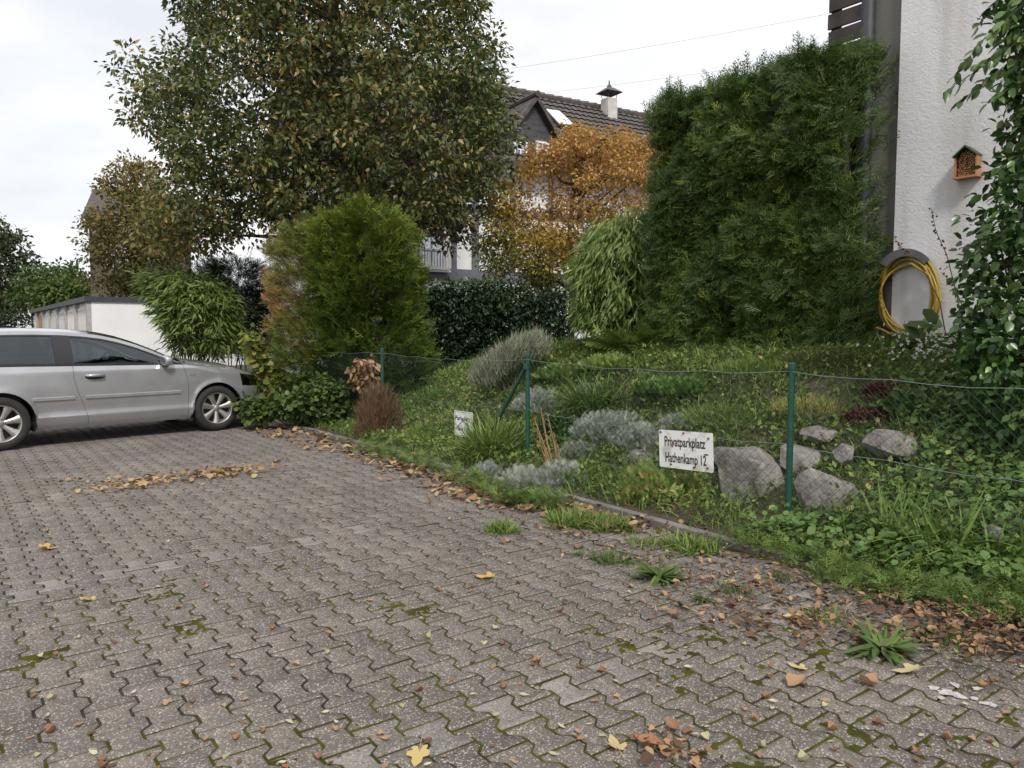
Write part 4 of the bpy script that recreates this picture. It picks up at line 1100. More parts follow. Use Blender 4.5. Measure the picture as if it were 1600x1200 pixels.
for c_, d_ in (((0, .46), (.92, .012)), ((0, -.46), (.92, .012)), ((-.455, 0), (.014, .92)), ((.455, 0), (.014, .92))):
    x, y = c_[0] * w, c_[1] * h; a, b_ = d_[0] * w / 2, d_[1] * h / 2; mb.prism([(x - a, y - b_), (x + a, y - b_), (x + a, y + b_), (x - a, y + b_)], .0032, .0040, M)
world_part(mb, 'border_line', M_INK, root2)
for x, y, a, b_, an in ((.30, .16, .03, .05, .3), (-.2, -.12, .05, .03, .5), (.05, -.2, .03, .05, .1), (.2, -.14, .03, .06, 0), (-.05, .22, .02, .04, 0), (.28, -.25, .04, .05, .4), (-.3, -.27, .03, .03, 0)): world_part(worn(x * w, y * h, a * w, b_ * h, an), 'worn_patch', M_SIGN, root2)
for sg in (1, -1): world_part(worn(sg * .18 * w, .0 * h, .24 * w, .012 * h, -sg * .6, z=.0056), 'scratch', M_INK, root2)
root3, M, w, h = sign('parking_sign', [(331, 546), (341, 548), (341, 563), (330, 562)], SF - .1, 'tiny white plate behind the car bonnet in front of the bamboo')

# ------------------------------------------------------------ boulders in the slope
def stone_mat():
    m, n, l, b = nmat('boulder')
    tc = n.new('ShaderNodeTexCoord'); n0 = n.new('ShaderNodeTexNoise'); n0.inputs['Scale'].default_value = 5; n0.inputs['Detail'].default_value = 9; n0.inputs['Roughness'].default_value = .65
    n1 = n.new('ShaderNodeTexNoise'); n1.inputs['Scale'].default_value = 38; n1.inputs['Detail'].default_value = 6
    for q in (n0, n1): l.new(tc.outputs['Object'], q.inputs[0])
    c = ramp(n, [(.30, (.085, .072, .062)), (.5, (.20, .182, .172)), (.72, (.30, .28, .272))]); l.new(n0.outputs[0], c.inputs[0]); b.inputs['Roughness'].default_value = .85
    n2 = n.new('ShaderNodeTexNoise'); n2.inputs['Scale'].default_value = 11; n2.inputs['Detail'].default_value = 5; l.new(tc.outputs['Object'], n2.inputs[0])
    f1 = ramp(n, [(.60, (0, 0, 0)), (.66, (1, 1, 1))]); l.new(n2.outputs[0], f1.inputs[0])
    mg = n.new('ShaderNodeMix'); mg.data_type = 'RGBA'; l.new(f1.outputs[0], mg.inputs[0]); l.new(c.outputs[0], mg.inputs[6]); mg.inputs[7].default_value = (.30, .31, .24, 1)
    f2 = ramp(n, [(.30, (1, 1, 1)), (.38, (0, 0, 0))]); l.new(n2.outputs[0], f2.inputs[0])
    mh = n.new('ShaderNodeMix'); mh.data_type = 'RGBA'; l.new(f2.outputs[0], mh.inputs[0]); l.new(mg.outputs[2], mh.inputs[6]); mh.inputs[7].default_value = (.065, .062, .035, 1); l.new(mh.outputs[2], b.inputs['Base Color'])
    bp = n.new('ShaderNodeBump'); bp.inputs['Strength'].default_value = .9; bp.inputs['Distance'].default_value = .015; l.new(n1.outputs[0], bp.inputs['Height']); l.new(bp.outputs[0], b.inputs['Normal'])
    return m
M_STONE = stone_mat()
def boulder(px, py, wpx, hpx, s, seed, label, depth=.3, rot=0.0):
    c = ons(px, py, s); sc_ = c[1] / 1190; r = np.random.default_rng(seed)
    bm = bmesh.new(); bmesh.ops.create_icosphere(bm, subdivisions=4, radius=1)
    V = np.array([v.co for v in bm.verts])
    for k in range(11):
        nrm = r.normal(size=3); nrm /= np.linalg.norm(nrm); d = r.uniform(.55, .82); ex = np.maximum(V @ nrm - d, 0); V -= ex[:, None] * nrm
    for nrm, d in (((-.75, -.6, .25), .62), ((.35, -.9, .1), .62), ((.1, -.3, .95), .6)):
        nrm = np.array(nrm) / np.linalg.norm(nrm); ex = np.maximum(V @ nrm - d, 0); V -= ex[:, None] * nrm
    V *= 1 / np.abs(V).max(0)
    V += (vnoise(V * 1.0, 3.1, seed, 3) - .5)[:, None] * .05 * V
    ca, sa = math.cos(rot), math.sin(rot); V[:, 0], V[:, 2] = V[:, 0] * ca - V[:, 2] * sa, V[:, 0] * sa + V[:, 2] * ca
    V *= np.array((wpx * sc_ / 2, depth / 2, hpx * sc_ / 2))
    for v, co in zip(bm.verts, V): v.co = co
    me = bpy.data.meshes.new('boulder'); bm.to_mesh(me); bm.free(); me.materials.append(M_STONE)
    me.polygons.foreach_set('use_smooth', np.ones(len(me.polygons), bool))
    o = link_mesh('boulder', me, None, tuple(c)); autosmooth(o, R(22)); return tag(o, label, 'stone')
boulder(1176, 752, 112, 112, .80, 3, 'large pointed grey-brown boulder between the big sign and the right post', .40)
boulder(1286, 780, 106, 88, .78, 8, 'large pale faceted boulder just right of the nearest green post', .36, -.1)
boulder(1246, 724, 66, 56, 1.0, 5, 'medium grey stone behind the nearest green post', .3)
boulder(1320, 708, 32, 36, 1.12, 6, 'small upright grey stone between two larger boulders', .2)
boulder(1395, 698, 86, 52, 1.25, 9, 'flat broad stone under the dark red ground plant', .35)
boulder(1280, 680, 54, 28, 1.3, 10, 'low half-buried stone high on the slope right of the post', .3)
boulder(1150, 722, 80, 62, 1.05, 12, 'dark shaded stone peeking out right of the big sign', .35)
boulder(1010, 728, 74, 50, .85, 14, 'brown mossy stone left of the big sign', .3)
boulder(893, 695, 34, 36, .9, 15, 'small grey stone beside the silver plants at the middle post', .25)
boulder(1552, 830, 26, 24, .62, 16, 'small pale stone under the climbing shrub at the right', .15)
boulder(1215, 770, 40, 50, .95, 18, 'narrow dark stone wedged behind the nearest green post', .25)

# ------------------------------------------------------------ house behind the trees
M_TIMBER = plain('grey_timber', (.13, .14, .16), .7, var=.2)
M_WHITEW = plain('white_wall', (.72, .72, .71), .85, var=.06, scale=2)
M_SLATE = plain('slate', (.060, .058, .066), .6, var=.3, scale=9)
def tile_mat():
    m, n, l, b = nmat('roof_tile')
    tc = n.new('ShaderNodeTexCoord'); n0 = n.new('ShaderNodeTexNoise'); n0.inputs['Scale'].default_value = 5; n0.inputs['Detail'].default_value = 8
    l.new(tc.outputs['Object'], n0.inputs[0]); c = ramp(n, [(.3, (.040, .034, .033)), (.7, (.105, .086, .080))]); l.new(n0.outputs[0], c.inputs[0]); l.new(c.outputs[0], b.inputs['Base Color']); b.inputs['Roughness'].default_value = .75
    return m
M_TILE = tile_mat()
M_FRAME = plain('white_frame', (.75, .75, .75), .5, var=.05); M_PANE = glass_mat('window_pane', (.25, .28, .32), .35); M_ROOM = plain('dim_room', (.06, .06, .065), .9)
HB = np.array((0.1, 25.0)); hang = math.atan2(.52, .85)
hs = empty('timbered_house', (HB[0], HB[1], 0), hang, 'white half-timbered house with slate dormer and brown tiled roof', 'house')
FY = -3.5; EZ = 6.2; RZ = 9.05
mb = MB(); mb.box((1.5, 0, 3.1), (17, 7.0, 6.2)); mb.build('wall', M_WHITEW, hs)
# tiled roof: courses as steps, pan tiles as ridged columns
def roof_side(y0, y1, z0, z1, xa, xb, name, courses=15, nx=90):
    V = []; xs2 = np.linspace(xa, xb, nx * 4 + 1); prof = np.abs(np.sin(np.linspace(0, nx * math.pi, nx * 4 + 1))) * .035
    for k in range(courses):
        for f, lift in ((k / courses, .045), ((k + 1.06) / courses, .0)):
            y, z = y0 + (y1 - y0) * f, z0 + (z1 - z0) * f + lift
            V.append(np.c_[xs2, np.full(len(xs2), y), z + prof])
    m_ = len(xs2); V = np.concatenate(V); Fq = []
    for k in range(courses):
        a = np.arange(m_ - 1) + 2 * k * m_; Fq.append(np.stack([a, a + 1, a + 1 + m_, a + m_], 1))
        if k: a0_ = np.arange(m_ - 1) + (2 * k) * m_; b0 = np.arange(m_ - 1) + (2 * k - 1) * m_; 
    return mesh(name, V, [np.concatenate(Fq)], M_TILE, hs)
sl_ = (RZ - EZ) / 3.5
roof = roof_side(FY - .45, 0, EZ - .45 * sl_, RZ, -7.3, 10.3, 'roof', nx=70)
r2 = roof_side(3.95, 0, EZ - .45 * sl_, RZ, -7.3, 10.3, 'roof', 8, 50)
mb = MB(); mb.add([(-7.2, FY, EZ - .05), (-7.2, -FY, EZ - .05), (-7.2, 0, RZ - .08), (10.2, FY, EZ - .05), (10.2, -FY, EZ - .05), (10.2, 0, RZ - .08)], [(0, 2, 1), (3, 4, 5), (0, 3, 5, 2), (1, 2, 5, 4)]); mb.build('gable', M_SLATE, hs)
mb = MB()
for x in np.arange(-7.2, 10.3, .36): mb.tube([(x, 0, RZ + .03), (x + .37, 0, RZ + .05)], [.11, .13], 8)
mb.build('ridge_tiles', M_TILE, roof)['kind'] = 'stuff'
mb = MB(); mb.box((1.5, FY - .47, EZ - .45 * sl_ - .03), (17.6, .12, .12)); mb.build('gutter', M_PIPE, roof)
# chimney with hipped cap
ch = MB(); ch.box((3.55, -.35, 8.75), (.40, .40, 1.1)); cho = ch.build('chimney', plain('pale_concrete', (.5, .49, .46), .9), roof)
cp = MB(); cp.add([(3.55 + a * .34, -.35 + b * .34, 9.50) for a, b in ((-1, -1), (1, -1), (1, 1), (-1, 1))] + [(3.55 + a * .10, -.35 + b * .10, 9.68) for a, b in ((-1, -1), (1, -1), (1, 1), (-1, 1))], [(0, 1, 5, 4), (1, 2, 6, 5), (2, 3, 7, 6), (3, 0, 4, 7), (4, 5, 6, 7), (3, 2, 1, 0)])
cp.tube([(3.55, -.35, 9.66), (3.55, -.35, 9.76), (3.55, -.35, 9.80), (3.55, -.35, 9.92)], [.09, .07, .025, .02], 8)
for a, b in ((-1, -1), (1, -1), (1, 1), (-1, 1)): cp.tube([(3.55 + a * .16, -.35 + b * .16, 9.28), (3.55 + a * .2, -.35 + b * .2, 9.52)], .012, 5)
cp.build('chimney_cap', M_SLATE, roof)
# skylight
u_ = np.array((math.cos(hang), math.sin(hang), 0)); v_ = np.array((-math.sin(hang), math.cos(hang), 0))
rn = np.cross(u_, v_ * 3.5 + Z3 * (RZ - EZ)); rn /= np.linalg.norm(rn); rp = np.array((HB[0], HB[1], RZ + .08))
def loc_house(p): d = p - np.array((HB[0], HB[1], 0)); return np.array((d @ u_, d @ v_, p[2]))
q = [loc_house(onplane(x, y, rp, rn)) for x, y in ((852, 173), (873, 176), (896, 198), (873, 196))]
up = np.array((0, -(RZ - EZ), 3.5)); up = up / np.linalg.norm(up) * .05
mb = MB(); cen = sum(q) / 4; V = [a + (a - cen) * .12 for a in q]; V = V + [a + up for a in V]; mb.add(V, [(0, 1, 2, 3)[::-1], (4, 5, 6, 7), (0, 1, 5, 4), (1, 2, 6, 5), (2, 3, 7, 6), (3, 0, 4, 7)]); sk = mb.build('skylight', M_SLATE, roof)
mesh('pane', [a + up * 1.25 for a in q], [(0, 1, 2, 3)], plain('skylight_glass', (.75, .78, .82), .08, var=.03), sk)
# windows helper on the front (local -y) face
def window(x, z, w, h, y, parent, bars=(1, 1), shelf=False, name='window'):
    mb = MB(); f = .055
    mb.box((x - w / 2 + f / 2, y - .03, z), (f, .07, h)); mb.box((x + w / 2 - f / 2, y - .03, z), (f, .07, h)); mb.box((x, y - .031, z + h / 2 - f / 2), (w - 2 * f, .07, f)); mb.box((x, y - .031, z - h / 2 + f / 2), (w - 2 * f, .07, f))
    for k in range(bars[0]): mb.box((x - w / 2 + w * (k + 1) / (bars[0] + 1), y - .03, z), (.035, .05, h - 2 * f))
    for k in range(bars[1]): mb.box((x, y - .033, z - h / 2 + h * (k + 1) / (bars[1] + 1)), (w - 2 * f, .045, .03))
    o = mb.build(name, M_FRAME, parent)
    mesh('pane', [(x - w / 2 + f, y - .02, z - h / 2 + f), (x + w / 2 - f, y - .02, z - h / 2 + f), (x + w / 2 - f, y - .02, z + h / 2 - f), (x - w / 2 + f, y - .02, z + h / 2 - f)], [(0, 1, 2, 3)], M_PANE, o)
    mesh('dim_room_sheet', [(x - w / 2, y - .005, z - h / 2), (x + w / 2, y - .005, z - h / 2), (x + w / 2, y - .005, z + h / 2), (x - w / 2, y - .005, z + h / 2)], [(0, 1, 2, 3)], M_ROOM, o)  # dark sheet behind the pane, the unlit room put into its colour
    if shelf:
        mb = MB(); mb.box((x, y - .12, z - h / 2 - .06), (w + .15, .22, .05)); mb.build('sill', M_FRAME, o)
        g = MB()
        for k in range(9): xx = x - w / 2 + w * k / 8; g.box((xx, y - .26, z - h / 2 + .22), (.018, .018, .5))
        g.box((x, y - .26, z - h / 2 + .47), (w + .05, .025, .025)); g.box((x, y - .26, z - h / 2 - .02), (w + .05, .025, .025)); g.build('railing', M_FRAME, o)
    return o
fp = np.array((HB[0], HB[1], 0)) + v_ * FY
def onf(px, py): return loc_house(onplane(px, py, fp, v_))
# timber framing of the lower wall
def beam(x0, z0, x1, z1, wd=.16):
    mb = MB(); L = math.hypot(x1 - x0, z1 - z0); a = math.atan2(z1 - z0, x1 - x0)
    mb.box(((x0 + x1) / 2, FY - .02, (z0 + z1) / 2), (L, .06, wd), Matrix.Rotation(-a, 3, 'Y')); mb.build('timber', M_TIMBER, hs)
pz = onf(700, 429); beam(-6.9, pz[2], 9.8, pz[2], .30); beam(-6.9, EZ - .25, 9.8, EZ - .25, .2); beam(-6.9, 4.6, 9.8, 4.6, .18)
for px in (560, 610, 647, 709, 742, 800, 860, 930): x = onf(px, 400)[0]; beam(x, pz[2] + .15, x, EZ - .3, .13 if px != 742 else .2)
w1 = onf(674, 400); window(w1[0], w1[2] + .15, .72, .95, FY - .01, hs, (1, 1), True)
for px, py in ((690, 262), (655, 225), (560, 300), (930, 330), (1004, 262)):
    p = onf(px, py); 
    if p[2] + .55 < EZ: window(p[0], p[2], .9, 1.0, FY - .01, hs, (1, 1))
# slate dormer with a pointed gable
dk = onf(833, 157); dx, dz = dk[0], dk[2]
zb_, zm = onf(833, 252)[2], onf(833, 218)[2]; hwid = .80; DF = FY + .0
mb = MB(); mb.add([(dx - 1.05, DF, EZ - .02), (dx + .82, DF, EZ - .02), (dx + .82, DF, zm), (dx, DF, dz), (dx - .82, DF, zm), (dx - 1.05, DF, zm - .2)] + [(dx - 1.05, 0, EZ - .02), (dx + .82, 0, EZ - .02), (dx + .82, 0, zm), (dx, 0, dz), (dx - .82, 0, zm), (dx - 1.05, 0, zm - .2)],
                  [(0, 1, 2, 3, 4, 5), (1, 7, 8, 2), (2, 8, 9, 3), (3, 9, 10, 4), (4, 10, 11, 5), (5, 11, 6, 0)]); dorm = mb.build('dormer', M_SLATE, hs)
for k in range(9):
    z = zb_ + .12 + k * .155; wd = .80 if z < zm else .80 * (dz - z) / (dz - zm)
    if wd > .1: mb = MB(); mb.box((dx, DF - .012 - .004 * (k % 2), z), (2 * wd - .06, .02, .148), Matrix.Rotation(.06, 3, 'X')); mb.build('slate_course', M_SLATE, dorm)
for sg in (-1, 1):
    mb = MB(); a_ = math.atan2(dz - zm, .82); L = 1.62
    V = [(dx, DF - .22, dz + .10), (dx + sg * L * math.cos(a_) * .72, DF - .22, dz + .10 - L * math.sin(a_) * .72), (dx + sg * L * math.cos(a_) * .72, .6, dz + .10 - L * math.sin(a_) * .72), (dx, .6, dz + .10)]
    V += [(x, y, z - .14) for x, y, z in V]; mb.add(V, [(0, 1, 2, 3), (7, 6, 5, 4), (0, 4, 5, 1), (1, 5, 6, 2), (2, 6, 7, 3), (3, 7, 4, 0)]); mb.build('dormer_roof', M_TILE, dorm)
mb = MB(); mb.tube([(dx, DF - .26, dz + .12), (dx, .4, dz + .12)], .085, 8); mb.build('dormer_ridge', M_TILE, dorm)
for px in (811, 845): p = onf(px, 240); window(p[0], p[2] - .02, .42, .66, DF - .03, dorm, (1, 2))

# brick house far left, mostly behind the autumn tree
M_BRICK = plain('brown_brick', (.11, .078, .062), .9, var=.3, scale=6)
b0 = at(141, 420, 44); fh = empty('brick_house', (b0[0], b0[1], 0), .35, 'distant brown brick house behind the autumn-brown tree', 'house')
mb = MB(); mb.box((2.5, 4, 4.0), (5, 8, 8.0)); mb.build('wall', M_BRICK, fh)
mb = MB(); mb.add([(-.3, -.4, 7.9), (5.3, -.4, 7.9), (5.3, 8.4, 7.9), (-.3, 8.4, 7.9), (-.3, 4, 10.2), (5.3, 4, 10.2)], [(0, 1, 5, 4), (2, 3, 4, 5), (0, 4, 3), (1, 2, 5), (0, 3, 2, 1)]); mb.build('roof', M_TILE, fh)
for x in (1.4, 3.6):
    for z in (5.8, 2.8): window(x, z, 1.1, 1.3, 0, fh, (1, 0))

# ------------------------------------------------------------ row of white garages
gc = at(137, 500, 25.0)[:2]; gs, gt = to_st(gc[0], gc[1])
gar = empty('garage_row', tuple(stz(gs, gt, 0)), 0, 'row of flat-roofed white garages with dark fascia at the far left', 'garages')
M_GW = plain('white_garage_wall', (.74, .74, .75), .85, var=.05, scale=1.5); M_FASC = plain('dark_fascia', (.04, .045, .055), .6)
GH = 2.55
def gbox(name, s0, s1, t0_, t1_, z0, z1, mat, parent=gar):
    mb = MB(); mb.box(stz((s0 + s1) / 2, (t0_ + t1_) / 2, (z0 + z1) / 2), (s1 - s0, t1_ - t0_, z1 - z0), Matrix.Rotation(YAW, 3, 'Z')); return world_part(mb, name, mat, parent)
gbox('wall', gs + .12, gs + 6, gt, gt + 19.2, -.1, GH - .16, M_GW)
gbox('fascia', gs - .08, gs + 6.08, gt - .06, gt + 19.3, GH - .17, GH, M_FASC)
dcol = [(.62, .60, .57), (.66, .65, .62), (.55, .56, .60), (.62, .60, .55), (.66, .64, .60), (.45, .22, .06), (.6, .6, .58)]
for k in range(7):
    t = gt + .12 + k * 2.72
    gbox('pier', gs - .02, gs + .13, t - .11, t + .11, -.1, GH - .18, plain('garage_pier', (.36, .35, .34), .9))
    dr = gbox('garage_door', gs + .06, gs + .119, t + .14, t + 2.58, -.08, GH - .34, plain('garage_door_paint', dcol[k], .6, var=.05))
    for j in range(7): gbox('rib', gs + .045, gs + .0595, t + .3 + j * .34, t + .34 + j * .34, -.05, GH - .4, plain('door_rib', tuple(c * .93 for c in dcol[k]), .6), dr) if k < 3 else None
gbox('pier', gs - .02, gs + .13, gt + 19.05, gt + 19.2, -.1, GH - .18, M_FASC)

# overhead cables
M_CABLE = plain('grey_cable', (.35, .35, .37), .7)
for a, b_, lab in (((560, 137, 27), (1430, -5, 17), 'upper thin grey cable crossing the sky above the hedge'), ((640, 165, 28), (1480, 55, 18), 'lower thin grey cable crossing the sky behind the hedge')):
    pa, pb = at(*a), at(*b_); mb = MB(); mb.tube([pa * (1 - f) + pb * f - np.array((0, 0, .5 * 4 * f * (1 - f) * .35)) for f in np.linspace(0, 1, 15)], .0035, 5)
    tag(mb.build('overhead_cable', M_CABLE), lab, 'cable')
# ------------------------------------------------------------ vegetation
G3 = lambda *stops: [(p, c) for p, c in stops]
M_BARK = plain('bark', (.055, .045, .036), .9, var=.4, scale=12, bump=.6, bscale=40)
M_TWIG = plain('twig', (.07, .05, .035), .9, var=.3)
def clumps(C, per, rad, ln, tp, rnd, droop=.25, flat=.55, normal_up=.8):
    """leaves around clump centres; leaves point outwards and droop"""
    n = len(C) * per; c = np.repeat(C, per, 0); d = rand_dir(n); r = rad * rng.uniform(.15, 1, n) ** .6
    off = d * r[:, None]; off[:, 2] *= flat
    ax = unit(d + np.c_[rng.normal(0, .35, (n, 2)), rng.normal(-droop, .3, n)])
    nm = unit(np.c_[rng.normal(0, .6, (n, 2)), np.full(n, normal_up) + rng.normal(0, .3, n)])
    rr = rnd(c + off, n) if callable(rnd) else rng.uniform(*rnd, n)
    return (c + off, ax, nm, rng.uniform(*ln, n), tp, np.clip(rr, 0, 1))
def tree(name, label, cat, base, poly, Y, thick, ncl, per, rad, ln, tp, mat, rnd=(0, 1), gap=0.0, gscale=.9, trunk=None, nlimb=30, tr=.18, seed=1, group=None, droop=.25):
    base = np.asarray(base, float); root = empty(name, tuple(base), 0, label, cat, group)
    C, _ = crown_pts(poly, Y, thick, ncl, inset=rad * .55 + ln[1] * .3)
    if gap: C = C[vnoise(C, gscale, seed, 2) > gap]
    P = clumps(C, per, rad, ln, tp, rnd, droop)
    cloud('crown', [P], mat, root, base)
    mb = MB(); tk = trunk if trunk is not None else [base, base * .4 + np.append(C.mean(0)[:2], base[2]) * .6 * 0 + np.append(base[:2], C[:, 2].mean()) * .6]
    tk = [np.asarray(p, float) for p in tk]; nT = len(tk)
    mb.tube([p - base for p in tk], [tr * (1 - .75 * i / (nT - 1)) for i in range(nT)], 10)
    tp_ = np.array(tk); seg = np.linspace(0, nT - 1.001, 60); ii = seg.astype(int); ff = (seg - ii)[:, None]; TP = tp_[ii] * (1 - ff) + tp_[ii + 1] * ff
    K = C[rng.choice(len(C), min(nlimb, len(C)), False)]; LP = [TP]
    for k in K:
        cand = TP[(TP[:, 2] < k[2] - .1) & (TP[:, 2] > base[2] + .30 * (TP[:, 2].max() - base[2]))]
        if len(cand) == 0: cand = TP[len(TP) // 3: len(TP) // 3 + 6]
        hd = np.linalg.norm(cand[:, :2] - k[:2], axis=1); j = np.argmin(np.abs((k[2] - cand[:, 2]) - hd * .55)); a = cand[j]
        m1 = a + (k - a) * .4 + np.array((0, 0, -.04 * np.linalg.norm(k - a))) + rng.normal(0, .08, 3); m2 = a + (k - a) * .75 + rng.normal(0, .08, 3)
        pts = np.array([a, m1, m2, k]); rr = tr * .36
        mb.tube([p - base for p in pts], [rr, rr * .62, rr * .36, rr * .12], 6, False)
        f = np.linspace(0, 1, 8)[:, None]; LP.append(np.concatenate([pts[i] * (1 - f) + pts[i + 1] * f for i in range(3)]))
    LP = np.concatenate(LP); L2 = LP[rng.choice(len(LP), min(len(LP), 700), False)]
    for c in C[:: max(1, len(C) // 420)]:
        j = np.argmin(np.linalg.norm(L2 - c, axis=1)); a = L2[j]; mb.tube([a - base, (a + c) / 2 - base + rng.normal(0, .03, 3), c - base], [tr * .06, tr * .045, tr * .02], 3, False)
    mb.build('trunk', M_BARK, root, True)
    return root
def gz(x, y): return float(hgt(np.array([x]), np.array([y]))[0])

# the big tree
M_BIG = leafmat('big_tree_leaf', [(0, (0.048, 0.086, 0.027)), (.35, (0.091, 0.127, 0.037)), (.62, (0.180, 0.178, 0.055)), (.84, (0.311, 0.245, 0.076)), (.95, (0.465, 0.290, 0.093)), (1, (0.277, 0.176, 0.077))], .42, .22, .5)
BIGP = [(250, -140), (262, 20), (290, 60), (275, 95), (215, 78), (180, 108), (172, 150), (205, 185), (215, 215), (238, 245), (262, 262), (240, 300), (230, 340), (222, 392), (262, 415), (330, 402), (380, 395), (415, 360), (430, 410), (520, 385), (640, 385), (690, 402), (735, 388),
        (745, 352), (790, 335), (812, 290), (828, 250), (812, 200), (806, 150), (786, 112), (802, 62), (770, 34), (758, 0), (780, -60), (700, -180), (500, -230), (330, -200)]
def big_r(p, n):
    low = smooth(4.4, 2.8, p[:, 2]) * smooth(-2.5, -6.5, p[:, 0])
    return np.clip(rng.beta(1.6, 2.3, n) + .25 * low + .35 * (vnoise(p, .7, 9, 2) - .5) + (rng.uniform(0, 1, n) > .996) * .6, 0, 1)
tb_ = np.array((-3.4, 15.0, 0)); tb_[2] = gz(-3.4, 15)
tree('broadleaf_tree', 'large dark green broadleaf tree with bronze-tinted leaves above the conifers', 'tree', tb_, BIGP, 15.0, 2.6, 2750, 32, .34, (.085, .15), OVATE4, M_BIG, big_r, .33, .95,
     [tb_, at(533, 400, 15), at(530, 250, 15), at(527, 120, 15), at(520, -20, 15), at(510, -150, 15)], 46, .23, 4)

# orange tree
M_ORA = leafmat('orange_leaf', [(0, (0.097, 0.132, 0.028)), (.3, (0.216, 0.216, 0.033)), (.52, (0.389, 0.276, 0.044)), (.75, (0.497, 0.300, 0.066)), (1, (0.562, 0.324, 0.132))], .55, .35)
ORP = [(735, 350), (760, 315), (765, 270), (800, 268), (825, 225), (858, 222), (868, 198), (905, 172), (925, 205), (950, 205), (985, 178), (1000, 205), (1035, 222), (1050, 250), (1040, 340), (975, 350), (930, 390), (900, 440), (870, 470), (800, 462), (755, 440), (735, 395)]
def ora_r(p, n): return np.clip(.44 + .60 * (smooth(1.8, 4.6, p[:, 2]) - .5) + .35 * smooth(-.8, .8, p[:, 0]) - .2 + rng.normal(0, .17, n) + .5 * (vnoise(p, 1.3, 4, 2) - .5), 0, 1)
ob = np.array((1.15, 15.2, 0)); ob[2] = gz(*ob[:2])
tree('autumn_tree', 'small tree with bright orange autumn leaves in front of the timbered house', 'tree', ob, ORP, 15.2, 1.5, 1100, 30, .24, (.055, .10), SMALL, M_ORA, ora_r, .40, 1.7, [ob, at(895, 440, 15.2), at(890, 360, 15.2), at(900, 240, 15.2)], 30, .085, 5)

# brown autumn tree, left
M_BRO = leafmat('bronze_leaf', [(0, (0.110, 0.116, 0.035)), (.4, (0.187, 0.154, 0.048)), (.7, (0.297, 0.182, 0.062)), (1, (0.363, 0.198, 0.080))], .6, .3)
BRP = [(142, 440), (134, 375), (130, 335), (165, 318), (152, 282), (185, 262), (215, 238), (245, 245), (272, 290), (300, 400), (260, 480), (150, 462)]
bb = np.array(at(205, 520, 30.0)); bb[2] = 0
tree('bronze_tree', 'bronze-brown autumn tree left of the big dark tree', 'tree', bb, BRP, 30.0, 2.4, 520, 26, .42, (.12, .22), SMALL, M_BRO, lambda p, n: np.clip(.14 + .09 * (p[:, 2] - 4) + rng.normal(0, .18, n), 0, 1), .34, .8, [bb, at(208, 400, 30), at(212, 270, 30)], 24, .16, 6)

# distant trees and shrubs at the far left
M_FAR = leafmat('far_leaf', [(0, (.030, .045, .018)), (.6, (.055, .075, .028)), (1, (.10, .11, .045))], .6, .2)
M_FARL = leafmat('light_shrub_leaf', [(0, (.05, .085, .02)), (.6, (.085, .14, .03)), (1, (.14, .18, .05))], .6, .3)
fb = at(5, 522, 60); fb[2] = 0
tree('distant_tree', 'distant dark tree cut off by the left edge', 'tree', fb, [(-120, 500), (-110, 330), (-40, 310), (5, 340), (30, 355), (46, 385), (55, 415), (60, 450), (45, 505)], 60, 4, 420, 24, .8, (.3, .5), SMALL, M_FAR, (0, .8), .25, .5, [fb, at(0, 440, 60), at(-5, 370, 60)], 14, .25, 8)
fb = at(90, 522, 52); fb[2] = 0
tree('distant_tree', 'loose pale green tree behind the garages', 'tree', fb, [(20, 490), (28, 440), (50, 420), (85, 402), (115, 408), (138, 398), (150, 440), (160, 500)], 52, 3, 330, 22, .7, (.22, .4), SMALL, M_FARL, (0, .75), .38, .5, [fb, at(88, 460, 52), at(92, 415, 52)], 16, .18, 9)
